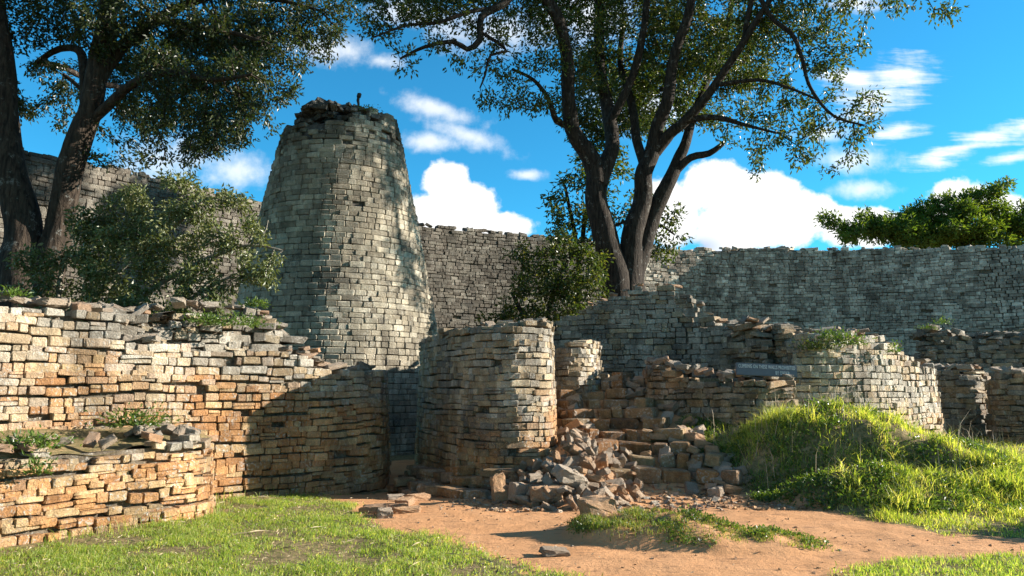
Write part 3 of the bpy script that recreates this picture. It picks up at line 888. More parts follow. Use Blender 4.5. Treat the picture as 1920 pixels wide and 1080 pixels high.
rn = [cp(1352, 17.0, 616, 1.2), cp(1385, 16.5, 603, 1.2), cp(1410, 16.2, 606, 1.2), cp(1428, 16.0, 640, 1.2), cp(1445, 15.8, 672, 1.2), cp(1456, 15.7, 700, 1.2)]
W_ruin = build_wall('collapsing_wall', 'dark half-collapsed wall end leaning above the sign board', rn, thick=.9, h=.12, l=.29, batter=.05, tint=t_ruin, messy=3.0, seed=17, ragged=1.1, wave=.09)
pier = [cp(1440, 16.6, 600, 1.2), cp(1452, 16.1, 598, 1.2), cp(1470, 15.8, 604, 1.2), cp(1484, 15.7, 622, 1.2), cp(1490, 16.0, 630, 1.2)]
W_pier = build_wall('wall_pier', 'narrow pier of stacked slabs between the collapsing wall and the sunlit wall', pier, thick=.7, h=.125, l=.27, batter=.02, tint=t_ruin, messy=2.2, seed=18, ragged=.6)

# ---- low rounded wall above the steps
lo = [cp(1212, 16.6, 684, .9), cp(1207, 15.9, 684, .9), cp(1222, 15.25, 681, .8), cp(1262, 14.85, 690, .8), cp(1310, 14.6, 700, .8), cp(1352, 14.3, 708, .8), cp(1395, 14.1, 702, .8), cp(1480, 14.2, 706, .8)]
W_low = build_wall('low_rounded_wall', 'low rounded ruined wall curving above the broken steps', lo, thick=1.0, h=.115, l=.23, batter=.06, tint=lambda P, zb, zt: tint_blend(P, np.full(len(P), .42), .5) * .85, messy=2.2, seed=19, ragged=1.0)


# ---- sunlit buttress wall on the right
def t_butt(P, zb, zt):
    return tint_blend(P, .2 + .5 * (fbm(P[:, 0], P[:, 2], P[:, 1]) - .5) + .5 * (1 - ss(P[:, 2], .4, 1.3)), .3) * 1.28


bt = [cp(1484, 15.4, 628, .5), cp(1530, 15.35, 625, .5), cp(1600, 15.5, 617, .4), cp(1660, 15.9, 624, .3), cp(1700, 16.3, 640, .2), cp(1722, 16.6, 662, .2), cp(1748, 17.0, 676, .1), cp(1766, 17.5, 682, .1), cp(1772, 18.3, 684, .1)]
W_butt = build_wall('sunlit_wall', 'pale sunlit wall of close-set stones standing behind the grass mound', bt, thick=1.1, h=.122, l=.175, batter=.08, tint=t_butt, messy=1.2, seed=20, nu=5, nv=4, ragged=.6)

# ---- shaded ruins far right
r1 = [cp(1735, 20.3, 694, -.1), cp(1780, 19.8, 690, -.1), cp(1830, 19.6, 694, -.1), cp(1862, 20.2, 690, -.1)]
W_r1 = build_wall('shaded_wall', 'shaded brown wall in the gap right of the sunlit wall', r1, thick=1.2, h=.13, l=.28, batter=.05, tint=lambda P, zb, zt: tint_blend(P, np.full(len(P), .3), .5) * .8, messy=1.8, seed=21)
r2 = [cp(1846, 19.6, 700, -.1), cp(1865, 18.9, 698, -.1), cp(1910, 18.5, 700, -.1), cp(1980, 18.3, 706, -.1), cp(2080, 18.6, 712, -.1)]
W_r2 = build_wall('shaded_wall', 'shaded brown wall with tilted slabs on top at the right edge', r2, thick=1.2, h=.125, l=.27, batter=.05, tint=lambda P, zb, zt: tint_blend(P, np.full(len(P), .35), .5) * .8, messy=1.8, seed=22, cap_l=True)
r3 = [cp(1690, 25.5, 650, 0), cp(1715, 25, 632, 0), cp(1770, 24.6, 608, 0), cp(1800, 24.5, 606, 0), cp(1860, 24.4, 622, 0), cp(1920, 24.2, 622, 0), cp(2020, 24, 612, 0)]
W_r3 = build_wall('rubble_topped_wall', 'dark ruined wall heaped with rubble below the far enclosure wall', r3, thick=2.4, h=.15, l=.33, batter=.35, tint=lambda P, zb, zt: tint_blend(P, np.full(len(P), .1), .3) * .7, messy=3.0, seed=23, cap_l=True, coping=22, ragged=1.5)

# ---- broken steps
steps_root = empty('stone_steps', 'broken flight of rough stone steps climbing between the bastion and the low wall', 'steps')
for k in range(10):
    acc = Acc(); Yk = 11.75 + .53 * k; zk = .23 + .178 * k
    xl = 1.55 - .075 * k; xr = 3.25 - .12 * k
    x = xl + random.uniform(-.1, .1); pos = []
    while x < xr:
        ln = random.choice([.2, .26, .34, .44, .55]); pos.append((x + ln / 2, ln)); x += ln + random.choice([0, 0, .02, .05])
    pos = np.array(pos); t = (pos[:, 0] - (xl + xr) / 2) / ((xr - xl) / 2)
    P = np.stack([pos[:, 0], Yk + .22 * (1 - t ** 2) + rng.normal(0, .035, len(t)), zk + .03 * t ** 2 + rng.normal(0, .014, len(t))], 1)
    a = -.44 * t / ((xr - xl) / 2) + rng.normal(0, .06, len(t)); nl = np.hypot(1, a)
    T = np.stack([1 / nl, a / nl, 0 * a], 1); N = np.stack([a / nl, -1 / nl, 0 * a], 1)
    stones(acc, P, T, N, pos[:, 1] - .01, rng.uniform(.19, .24, len(t)), np.full(len(t), .66), tint_blend(P, np.full(len(P), .85), .5) * .66, 5, 4, rough=.014, rnd=.03, jit=.10, yaw=.05, roll=.05, prot=.02)
    acc.build('step', M_wall, steps_root)

# ---- loose stones
GH = 'tumbled stones heaped against the bastion'
placed = []
heap_lab = 'angular tumbled granite block in the heap spilling from the right side of the bastion'
tries = 0
while len(placed) < 150 and tries < 9000:
    tries += 1
    x = random.uniform(-.45, 1.95); y = random.uniform(10.35, 13.2)
    d = math.sqrt(((x - .95) / (1.35 if x < .95 else 1.1)) ** 2 + ((y - 12.9) / 2.6) ** 2)
    if d > 1.02: continue
    if x < .85 and y > 12.15 - max(0, x) * .1: continue
    s = random.choice([.16, .2, .22, .26, .3, .34, .4])
    z = float(H(x, y)) + s * .16
    if any((x - a) ** 2 + (y - b) ** 2 < (.40 * (s + c)) ** 2 for a, b, c in placed): 
        if tries < 4500: continue
        s = .2; z += .13
        if any((x - a) ** 2 + (y - b) ** 2 < (.2 * (s + c)) ** 2 for a, b, c in placed): continue
    placed.append((x, y, s))
    rock(x, y, z, s, heap_lab, GH, earth=True, flat=random.uniform(.65, 1.05), rot=(random.gauss(0, .5), random.gauss(0, .5), random.uniform(0, 6.3)))
# the large blocks at the heap's front
p = gp(1028, 950); rock(p[0], p[1] + .15, .16, .6, 'largest block at the front of the heap, pale top over an orange earth-stained base', earth=True, rot=(.05, -.03, .1), k=2, dims=(.52, .46, .62), name='granite_block')
p = gp(975, 948); rock(p[0], p[1] + .2, .16, .5, 'upright squat orange block beside the largest block at the heap foot', earth=True, rot=(.1, .1, .6), k=5, dims=(.34, .4, .75), name='granite_block')
p = gp(936, 944); rock(p[0], p[1] + .2, .17, .5, 'rounded upright orange block at the left foot of the heap', earth=True, rot=(.05, 1.4, .3), k=7, dims=(.5, .36, .5), name='granite_block')
p = at(1092, 905, 11.0); rock(p[0], p[1], p[2], .5, 'long pale slab leaning diagonally on the front of the heap', earth=True, rot=(.2, .75, .2), k=3, dims=(.55, .3, .34), name='granite_block')
p = at(1075, 895, 10.95); rock(p[0] - .05, p[1], p[2], .5, 'dark wedge-shaped block left of the leaning slab', rot=(.3, .4, .5), k=9, dims=(.5, .42, .5), name='granite_block')
# blocks scattered over the steps
for k in range(84):
    t = random.random(); y = 11.6 + 5.0 * t; side = random.random()
    x = random.uniform(2.85 - .75 * t, 3.75 - .6 * t) if side < .7 else random.uniform(1.2 - .45 * t, 1.65 - .5 * t)
    s = random.uniform(.16, .42)
    rock(x, y, float(H(x, y)) + .05 + s * .2, s, 'dark earth-stained block strewn along the broken steps', 'blocks strewn along the steps', earth=True, flat=.85)
# along the bottom of the steps
for k, (px, py) in enumerate([(1270, 905), (1300, 912), (1330, 900), (1345, 915), (1365, 895), (1375, 912), (1250, 895), (1215, 893), (1385, 880), (1390, 840), (1385, 800), (1395, 780)]):
    g = gp(px, py + 18); s = random.uniform(.28, .42)
    if py < 860: g = at(px, py, 11.9)
    rock(g[0], g[1] + .1, float(H(g[0], g[1])) + s * .18, s, 'earth-stained block lying at the bottom edge of the steps beside the grass mound', 'blocks at the bottom of the steps', earth=True, flat=.8)
# wall tops
cap_rocks(W_left, 26, .02, .48, 'rough pale block lying loose on top of the high left wall', 'loose blocks on the high left wall', (.2, .36), .75)
cap_rocks(W_left, 16, .66, .97, 'dark slab lying loose on the lowered end of the left wall by the doorway', 'dark slabs on the lowered wall end', (.2, .34), .55)
cap_rocks(W_tier, 26, .02, .98, 'tilted grey slab lying on the ruined upper courses', 'slabs on the ruined upper courses', (.18, .34), .6, jitter=1.5)
cap_rocks(W_bast, 20, .2, .97, 'small slab lying loose on the bastion top', 'loose slabs on the bastion', (.16, .3), .5, lift=-.03)
cap_rocks(W_low, 26, .0, .98, 'rough dark block loose on the low rounded wall', 'loose blocks on the low rounded wall', (.2, .38), .7, jitter=1.6)
cap_rocks(W_ruin, 12, .0, .95, 'tilted slab on the collapsing wall above the sign', 'slabs on the collapsing wall', (.22, .4), .45, jitter=1.4)
cap_rocks(W_butt, 18, .02, .98, 'flat slab lying loose on top of the sunlit wall', 'slabs on the sunlit wall', (.2, .36), .45)
cap_rocks(W_back, 16, .3, .98, 'slab on the stepped crest of the peaked wall', 'slabs on the peaked wall', (.18, .32), .5)
cap_rocks(W_r1, 10, .02, .98, 'tumbled shaded slab on the brown wall in the gap', 'slabs on the shaded wall in the gap', (.24, .4), .6, jitter=1.6)
cap_rocks(W_r2, 14, .02, .9, 'tilted shaded slab on the wall at the right edge', 'slabs on the shaded wall at the edge', (.26, .48), .5, jitter=1.8)
for k in range(24):
    i = random.randrange(len(W_terr.F) // 3, len(W_terr.F)); o = random.uniform(.15, .9)
    p = W_terr.F[i, :2] - W_terr.n[i] * o; s = random.uniform(.16, .28)
    rock(p[0], p[1], W_terr.F[i, 2] + .02 + o * .08, s, 'grey block lying loose on the ledge of the low terrace wall', 'loose blocks on the terrace ledge', flat=.8)
# paving slabs of the threshold
for k, (px, py) in enumerate([(760, 950), (782, 940), (745, 962), (770, 925), (790, 915), (720, 975), (700, 968), (742, 935), (765, 968)]):
    g = gp(px, py, -.05)
    rock(g[0], g[1], float(H(g[0], g[1])) + .03, .4, 'flat worn paving slab by the doorway path', 'paving slabs before the doorway', earth=True, rot=(random.gauss(0, .05), random.gauss(0, .05), random.uniform(0, 6.3)), dims=(random.uniform(.3, .45), random.uniform(.3, .42), random.uniform(.2, .32)), name='paving_stone', cat='slab')
g = gp(1040, 1042); rock(g[0], g[1], .035, .28, 'small pale stone lying alone on the orange path', earth=True, rot=(.05, .1, .2), dims=(.30, .24, .17), k=9)
g = at(1122, 962, 8.75); rock(g[0], g[1], float(H(g[0], g[1])) + .08, .4, 'dark flat-topped rock on the left end of the grassy clump in the path', rot=(.05, -.08, .4), dims=(.42, .40, .62), k=6, earth=True, name='flat_topped_rock')

# ------------------------------------------------------------------ sign
sg = at(1437, 694, 13.75)
sroot = empty('sign_board', 'long dark slate sign board with white capitals propped on the ruined wall', 'sign', loc=tuple(sg))
sroot.rotation_euler = (R(-8), R(2.5), R(4))
bm = bmesh.new(); bmesh.ops.create_cube(bm, size=1); bmesh.ops.scale(bm, vec=(1.14, .05, .225), verts=bm.verts)
bmesh.ops.bevel(bm, geom=list(bm.edges), offset=.008, segments=2, affect='EDGES')
me = bpy.data.meshes.new('board'); bm.to_mesh(me); bm.free(); me.materials.append(M_sign); link('board', me, sroot)


def letters(txt, size, x, z, al):
    cu = bpy.data.curves.new('lettering', 'FONT'); cu.body = txt; cu.size = size; cu.extrude = .003; cu.align_x = al; cu.space_character = 1.12
    o = bpy.data.objects.new('tmp', cu); col.objects.link(o)
    dg = bpy.context.evaluated_depsgraph_get(); me = bpy.data.meshes.new_from_object(o.evaluated_get(dg))
    bpy.data.objects.remove(o); me.materials.clear(); me.materials.append(M_letter)
    p = link('lettering', me, sroot); p.location = (x, -.028, z); p.rotation_euler = (math.pi / 2, 0, 0)
    wd = p.dimensions.x
    return p


l1 = letters('CLIMBING ON THESE WALLS PROHIBITED', .085, 0, .022, 'CENTER')
bpy.context.view_layer.update()
k = 1.06 / max(l1.dimensions.x, .01); l1.scale = (k, 1.1, 1)
l2 = letters('BY ORDER', .085, .42, -.08, 'RIGHT'); l2.scale = (k, 1.1, 1)
l1['label'] = 'upper line of white capitals'; l2['label'] = 'lower line of white capitals'
rock(sg[0] + .36, sg[1] - .12, sg[2] - .11, .2, 'small brown stone holding the lower edge of the sign board', rot=(.1, .1, .2), dims=(.2, .16, .14))


# ------------------------------------------------------------------ vegetation
def leaves_mesh(acc, P, size, width, up_bias=.2, dirs=None, droop=.3):
    n = len(P)
    d = rng.normal(0, 1, (n, 3)) if dirs is None else dirs + rng.normal(0, .6, (n, 3))
    d[:, 2] -= droop
    d /= np.linalg.norm(d, axis=1)[:, None]
    r = rng.normal(0, 1, (n, 3)); r[:, 2] += up_bias * 3
    sd_ = np.cross(d, r); sd_ /= np.linalg.norm(sd_, axis=1)[:, None] + 1e-9
    nn = np.cross(sd_, d)
    L = size * rng.uniform(.65, 1.3, n)[:, None]; W = width * rng.uniform(.75, 1.25, n)[:, None]
    mid = P + d * L * .45
    b = P; t = P + d * L - nn * L * .12
    l_ = mid + sd_ * W / 2 + nn * W * .22; r_ = mid - sd_ * W / 2 + nn * W * .22
    V = np.stack([b, l_, t, r_], 1).reshape(-1, 3)
    k = np.arange(n)[:, None] * 4
    T = np.concatenate([k + np.array([[0, 2, 1]]), k + np.array([[0, 3, 2]])])
    acc.add(V, None, np.array([.1, .1, .1]), T)


def tubes(acc, A, B, ra, rb, seg=5):
    n = len(A)
    if n == 0: return
    d = B - A; L = np.linalg.norm(d, axis=1)[:, None]; d = d / np.maximum(L, 1e-6)
    ref = np.where(np.abs(d[:, 2:3]) > .9, np.array([[1., 0, 0]]), np.array([[0, 0, 1.]]))
    x = np.cross(d, ref); x /= np.linalg.norm(x, axis=1)[:, None]; y = np.cross(d, x)
    a = np.linspace(0, 2 * math.pi, seg, endpoint=False)
    ring = x[:, None] * np.cos(a)[None, :, None] + y[:, None] * np.sin(a)[None, :, None]
    V = np.concatenate([A[:, None] + ring * ra[:, None, None], B[:, None] + d[:, None] * (rb * .3)[:, None, None] + ring * rb[:, None, None]], 1)
    k = np.arange(seg); q = np.stack([k, (k + 1) % seg, (k + 1) % seg + seg, k + seg], 1)
    Q = (q[None] + (np.arange(n) * 2 * seg)[:, None, None]).reshape(-1, 4)
    acc.add(V.reshape(-1, 3), Q, np.array([.1, .1, .1]))


def limb_tube(acc, pts, rads, seg=14, bump=.10, flare=False):
    pts = np.asarray(pts); n = len(pts)
    d = np.gradient(pts, axis=0); d /= np.linalg.norm(d, axis=1)[:, None]
    x = np.cross(d[0], [0, 1, 0.1]); x /= np.linalg.norm(x)
    V = []
    a = np.linspace(0, 2 * math.pi, seg, endpoint=False)
    for i in range(n):
        x = x - d[i] * np.dot(x, d[i]); x /= np.linalg.norm(x); y = np.cross(d[i], x)
        r = rads[i] * (1 + bump * 2 * (vn(np.cos(a) * 1.5 + pts[i, 0] * .7, np.sin(a) * 1.5 + pts[i, 1], np.full(seg, pts[i, 2] * 1.1)) - .5))
        V.append(pts[i] + x * (np.cos(a) * r)[:, None] + y * (np.sin(a) * r)[:, None])
    V = np.concatenate(V)
    k = np.arange(seg); q = np.concatenate([np.stack([i * seg + k, i * seg + (k + 1) % seg, (i + 1) * seg + (k + 1) % seg, (i + 1) * seg + k], 1) for i in range(n - 1)])
    acc.add(V, q, np.array([.1, .1, .1]))


def smooth_limb(ctrl, ds=.18):
    """ctrl: (px, py, Y, radius px)"""
    P = []
    for px, py, Y, r in ctrl:
        p = at(px, py, Y); P.append((p[0], p[1], p[2], r / 1400 * Y * .9))
    P = np.array(P); out = []
    n = len(P)
    for i in range(n - 1):
        p0 = P[max(i - 1, 0)]; p1 = P[i]; p2 = P[i + 1]; p3 = P[min(i + 2, n - 1)]
        k = max(2, int(np.linalg.norm((p2 - p1)[:3]) / ds))
        for t in np.linspace(0, 1, k, endpoint=False):
            q = 0.5 * ((2 * p1) + (-p0 + p2) * t + (2 * p0 - 5 * p1 + 4 * p2 - p3) * t * t + (-p0 + 3 * p1 - 3 * p2 + p3) * t ** 3)
            q[3] = p1[3] + (p2[3] - p1[3]) * t
            out.append(q)
    out.append(P[-1]); out = np.array(out)
    w_ = np.minimum(1, np.arange(len(out)) / 8)[:, None]
    s = np.arange(len(out)) * ds
    out[:, :3] += w_ * .3 * out[:, 3:4] * np.stack([vn(s * .9 + ctrl[0][0], s * 0) - .5, vn(s * .9, s * 0 + ctrl[0][1]) - .5, 0 * s], 1) * 2
    return out


def colonize(limbs, att, step=.35, kill=.5, iters=90, jit=.25):
    pos = []; par = []; fixr = []
    for L in limbs:
        st = len(pos)
        if pos:
            A = np.array(pos); j = int(np.argmin(((A - L[0, :3]) ** 2).sum(1)))
        else: j = -1
        for i, p in enumerate(L):
            pos.append(p[:3]); par.append(j if i == 0 else st + i - 1); fixr.append(p[3])
    n0 = len(pos)
    A = np.array(att); P = np.array(pos); par = list(par)
    d2 = np.full(len(A), 1e18); ni = np.zeros(len(A), int)
    for s in range(0, n0, 200):
        dd = ((A[:, None] - P[None, s:s + 200]) ** 2).sum(2); j = dd.argmin(1); v = dd[np.arange(len(A)), j]
        u = v < d2; d2[u] = v[u]; ni[u] = j[u] + s
    alive = d2 > kill ** 2
    A = A[alive]; d2 = d2[alive]; ni = ni[alive]
    for it in range(iters):
        if not len(A): break
        dirs = A - P[ni]; dirs /= np.linalg.norm(dirs, axis=1)[:, None] + 1e-9
        u, inv = np.unique(ni, return_inverse=True)
        acc = np.zeros((len(u), 3)); np.add.at(acc, inv, dirs)
        ln = np.linalg.norm(acc, axis=1)[:, None]; acc /= ln + 1e-9
        acc += rng.normal(0, jit, acc.shape); acc /= np.linalg.norm(acc, axis=1)[:, None] + 1e-9
        new = P[u] + acc * step; base = len(P)
        P = np.concatenate([P, new]); par += list(u)
        dd = ((A[:, None] - new[None]) ** 2).sum(2); j = dd.argmin(1); v = dd[np.arange(len(A)), j]
        m = v < d2; d2[m] = v[m]; ni[m] = j[m] + base
        al_ = d2 > kill ** 2
        A = A[al_]; d2 = d2[al_]; ni = ni[al_]
    par = np.array(par)
    return P, par, np.array(fixr), n0


def clump_pts(cl, dens, thr=.42, nscale=.8):
    """cl: (px, py, Y, rpx[, squash]) -> attractor points"""
    out = []
    for c in cl:
        px, py, Y, r = c[:4]; sq = c[4] if len(c) > 4 else .7
        o = at(px, py, Y); rr = r / 1400 * Y
        n = int(dens * rr ** 2.4 * sq) + 3
        p = rng.normal(0, 1, (n * 2, 3)); p /= np.linalg.norm(p, axis=1)[:, None]
        p *= (rng.random((n * 2, 1)) ** .45) * rr; p[:, 2] *= sq
        p += o
        k = fbm(p[:, 0] * nscale, p[:, 1] * nscale, p[:, 2] * nscale * 1.4) > thr
        out.append(p[k][:n])
    return np.concatenate(out)


def make_tree(name, label, limbs, att, bark, leafm, leaf=(.15, .06), per=14, r0=.009, step=.35, kill=.5, spread=.3, cat='tree', group=None, iters=90, expo=2.35, up=.2, droop=.3,
              trunk_name='trunk', crown_name='crown', leaf_r=.03, jit=.25, loc_base=None, bare=0.0, seg=14):
    root = empty(name, label, cat, group)
    Ls = [smooth_limb(c) for c in limbs]
    P, par, fr, n0 = colonize(Ls, att, step, kill, iters, jit)
    n = len(P); r = np.zeros(n); acc = np.zeros(n)
    kids = np.zeros(n, int); np.add.at(kids, par[par >= 0], 1)
    for i in range(n - 1, n0 - 1, -1):
        r[i] = max(r0, acc[i] ** (1 / expo)); acc[par[i]] += r[i] ** expo
    r[:n0] = fr
    ta = Acc()
    for L in Ls: limb_tube(ta, L[:, :3], L[:, 3], seg if L[0, 3] > .08 else 8)
    i = np.arange(n0, n); pr = par[i]
    ra = np.minimum(r[pr], r[i] * 1.25)
    big = r[i] > .03
    tubes(ta, P[pr[big]], P[i[big]], ra[big], r[i[big]], 7); tubes(ta, P[pr[~big]], P[i[~big]], ra[~big], r[i[~big]], 4)
    ta.build(trunk_name, bark, root, True)
    tw = i[(r[i] < leaf_r)]
    if bare: tw = tw[rng.random(len(tw)) > bare]
    cnt = rng.poisson(per, len(tw)); c = np.repeat(tw, cnt)
    o = rng.normal(0, 1, (len(c), 3)); o /= np.linalg.norm(o, axis=1)[:, None]; o *= spread * rng.random((len(c), 1)) ** .6
    dirs = P[c] - P[par[c]]; dirs /= np.linalg.norm(dirs, axis=1)[:, None] + 1e-9
    la = Acc(); leaves_mesh(la, P[c] + o, leaf[0], leaf[1], up, dirs * .6 + o / spread * .5, droop)
    la.build(crown_name, leafm, root)
    print(name, 'nodes', n, 'leaves', len(c))
    return root


# ---- the large tree in the middle
Y0 = 24.0
main_limbs = [
    [(1158, 640, Y0, 36), (1150, 530, Y0, 30), (1136, 470, Y0, 26), (1122, 394, Y0, 24), (1118, 330, Y0, 23), (1096, 285, Y0 - .1, 20), (1075, 248, Y0 - .3, 17), (1064, 180, Y0 - .5, 15), (1064, 104, Y0 - .8, 14), (1043, 31, Y0 - 1.2, 13), (1010, -30, Y0 - 1.6, 11), (960, -110, Y0 - 1.8, 8), (930, -190, Y0 - 2, 5)],
    [(1120, 345, Y0, 22), (1140, 300, Y0 + .2, 18), (1147, 265, Y0 + .4, 16), (1131, 171, Y0 + .8, 13), (1124, 78, Y0 + 1, 12), (1121, 0, Y0 + 1.2, 11), (1110, -90, Y0 + 1.3, 9), (1090, -200, Y0 + 1.5, 5)],
    [(1140, 235, Y0 + .5, 10), (1183, 150, Y0 + .2, 9), (1205, 62, Y0 - .2, 8), (1215, -20, Y0 - .4, 7), (1225, -130, Y0 - .6, 4)],
    [(1180, 640, Y0 + .2, 36), (1172, 534, Y0 + .2, 27), (1186, 456, Y0 + .2, 22), (1200, 380, Y0 + .2, 20), (1208, 330, Y0 + .2, 19), (1226, 288, Y0 + .2, 17), (1236, 235, Y0, 14), (1248, 192, Y0 - .2, 13), (1269, 88, Y0 - .6, 11), (1295, 10, Y0 - 1, 10), (1315, -90, Y0 - 1.2, 7), (1330, -180, Y0 - 1.4, 4)],
    [(1210, 320, Y0 + .2, 12), (1196, 260, Y0 + .6, 10), (1185, 200, Y0 + 1, 9), (1165, 120, Y0 + 1.6, 7), (1170, 40, Y0 + 2, 5)],
    [(1228, 285, Y0 + .2, 14), (1258, 250, Y0 - .1, 12), (1285, 228, Y0 - .4, 11), (1331, 171, Y0 - .9, 9), (1388, 88, Y0 - 1.6, 8), (1430, 20, Y0 - 2, 7), (1480, -60, Y0 - 2.2, 4)],
    [(1196, 600, Y0 + .5, 30), (1190, 520, Y0 + .5, 24), (1208, 450, Y0 + .5, 20), (1236, 383, Y0 + .5, 17), (1262, 330, Y0 + .5, 15), (1275, 295, Y0 + .6, 13), (1286, 268, Y0 + .6, 11), (1300, 215, Y0 + .9, 9), (1325, 150, Y0 + 1.3, 8), (1360, 60, Y0 + 1.7, 6), (1380, -40, Y0 + 2, 4)],
    [(1264, 325, Y0 + .5, 9), (1295, 296, Y0 + .3, 8), (1330, 288, Y0 + .1, 7), (1357, 268, Y0, 5)],
    [(1290, 225, Y0 - .4, 8), (1340, 220, Y0 - .8, 6), (1400, 235, Y0 - 1.2, 4), (1460, 250, Y0 - 1.5, 2)],
    # long drooping limb on the right
    [(1395, 75, Y0 - 1.6, 6), (1414, -10, Y0 - 2, 6), (1450, 35, Y0 - 2.2, 5), (1485, 65, Y0 - 2.4, 5), (1503, 110, Y0 - 2.5, 4), (1520, 165, Y0 - 2.6, 3.6), (1562, 216, Y0 - 2.7, 3), (1620, 235, Y0 - 2.8, 2)],
    # long limbs to the left
    [(1047, 45, Y0 - 1.2, 9), (1010, -15, Y0 - 1.6, 9), (975, -20, Y0 - 2, 9), (945, 8, Y0 - 2.2, 9), (903, 31, Y0 - 2.4, 8), (899, 75, Y0 - 2.5, 7), (876, 92, Y0 - 2.6, 6), (850, 78, Y0 - 2.7, 5), (795, 88, Y0 - 2.9, 4), (750, 110, Y0 - 3, 2.5)],
    [(930, 15, Y0 - 2.2, 5), (880, 22, Y0 - 2.6, 5), (820, 42, Y0 - 3, 4), (760, 48, Y0 - 3.2, 3), (700, 70, Y0 - 3.4, 2)],
    [(900, 60, Y0 - 2.5, 4), (930, 78, Y0 - 2.4, 4), (950, 96, Y0 - 2.3, 3.6), (920, 104, Y0 - 2.4, 3), (910, 140, Y0 - 2.4, 2.5), (900, 165, Y0 - 2.5, 1.6)],
    [(1066, 235, Y0 - .2, 8), (1043, 226, Y0 - .5, 7), (1028, 185, Y0 - .8, 5), (1000, 150, Y0 - 1.2, 4), (960, 130, Y0 - 1.6, 3)],
    [(1340, 160, Y0 - 1, 5), (1420, 150, Y0 - 1.6, 4), (1480, 165, Y0 - 2, 3), (1540, 190, Y0 - 2.2, 2)],
    [(1470, -40, Y0 - 2.2, 5), (1560, -40, Y0 - 2.8, 4), (1660, -25, Y0 - 3.2, 3), (1740, 0, Y0 - 3.6, 2.4)],
]
cl = [(700, 55, 20.8, 48), (745, 110, 21, 34), (760, 40, 21, 50), (820, 75, 21.3, 42), (870, 30, 21.5, 50), (820, 5, 21.5, 60), (930, 60, 22, 50), (880, 115, 21.6, 34), (960, 130, 22.4, 48), (920, 185, 22, 30), (1000, 180, 22.8, 44), (1020, 110, 22.8, 50), (1000, 40, 23, 60), (1060, 215, 23.2, 30),
      (955, 200, 22.4, 34), (1090, 60, 23.8, 60), (1090, 150, 24.2, 48), (1130, 110, 25.5, 60), (1160, 40, 25, 70), (1180, 170, 25.5, 50), (1160, 225, 25.5, 40), (1220, 120, 25, 60), (1240, 40, 24.2, 70), (1215, 230, 26, 45), (1280, 140, 24.8, 60), (1300, 50, 24, 70), (1330, 210, 25, 46), (1340, 110, 24, 60), (1390, 150, 23.4, 56), (1380, 50, 23.6, 70),
      (1400, 210, 23, 50), (1450, 230, 22.8, 46), (1430, 280, 23, 34), (1370, 245, 23.4, 34), (1460, 110, 22.6, 60), (1470, 30, 22.6, 70), (1500, 180, 22.2, 46), (1520, 250, 22.2, 44), (1500, 300, 22, 32), (1535, 320, 22, 22), (1550, 120, 22, 50), (1555, 40, 22, 60), (1570, 200, 21.8, 44), (1600, 255, 21.6, 36), (1625, 190, 21.6, 38), (1640, 225, 21.5, 26), (1600, 90, 21.8, 34), (1600, 290, 21.6, 22),
      (1420, 330, 22.6, 14), (1700, 5, 20.6, 34), (1760, 20, 20.4, 30), (1790, 30, 20.3, 18), (1640, -20, 21, 50),
      (1120, -10, 27, 80), (1200, -50, 27, 100), (1300, -90, 27.5, 110), (1400, -120, 28, 100), (1040, 10, 26.5, 60), (1490, -150, 28, 100), (1150, -120, 27, 100), (1250, 10, 28, 70),  # high rear foliage added to shade the left end of the enclosure wall
      # above the frame
      (800, -70, 22, 110), (950, -90, 22.5, 130), (1120, -120, 24, 150), (1300, -110, 24, 140), (1450, -90, 23, 110), (1060, -230, 24.5, 140), (1240, -240, 24.5, 150), (900, -200, 23.5, 110), (1400, -210, 24, 110), (700, -40, 21.5, 70), (1580, -60, 22.4, 70)]
make_tree('large_tree', 'huge spreading tree with several dark trunks and leafy crown rising behind the peaked wall', main_limbs, clump_pts(cl, 130, .43, 1.0), M_bark, M_leaf_main, leaf=(.15, .062), per=27, step=.30, kill=.33, spread=.28, leaf_r=.02)

# ---- twin-trunked tree at the left
YL = 15.0
left_limbs = [
    [(60, 640, YL, 56), (45, 560, YL, 46), (38, 440, YL, 37), (26, 330, YL, 32), (14, 250, YL, 29), (0, 130, YL, 26), (-18, 0, YL, 24), (-30, -140, YL + .2, 20), (-50, -300, YL + .4, 10)],
    [(95, 640, YL + .1, 55), (92, 540, YL + .1, 36), (104, 430, YL + .1, 28), (122, 340, YL, 26), (140, 275, YL, 27), (168, 200, YL, 24), (190, 110, YL, 21), (203, 20, YL, 19), (215, -80, YL + .1, 19), (225, -220, YL + .3, 10)],
    [(172, 225, YL, 12), (200, 200, YL - .1, 11), (235, 168, YL - .2, 10), (280, 142, YL - .4, 9), (330, 136, YL - .6, 7), (400, 150, YL - .9, 5), (470, 140, YL - 1.2, 3)],
    [(160, 200, YL + .1, 12), (158, 130, YL + .3, 11), (148, 95, YL + .5, 9), (110, 92, YL + .8, 7), (70, 115, YL + 1, 5)],
    [(185, 150, YL + .1, 16), (225, 90, YL + .3, 14), (280, 45, YL + .5, 12), (340, 10, YL + .7, 10), (420, -10, YL + .9, 8), (520, 0, YL + 1, 5), (600, 20, YL + 1.1, 3)],
    [(300, 35, YL + .5, 8), (360, 50, YL + .2, 7), (430, 60, YL, 5), (500, 80, YL - .2, 3)],
    [(152, 300, YL, 9), (150, 240, YL + .3, 7), (160, 180, YL + .6, 5), (120, 140, YL + .9, 4)],
]
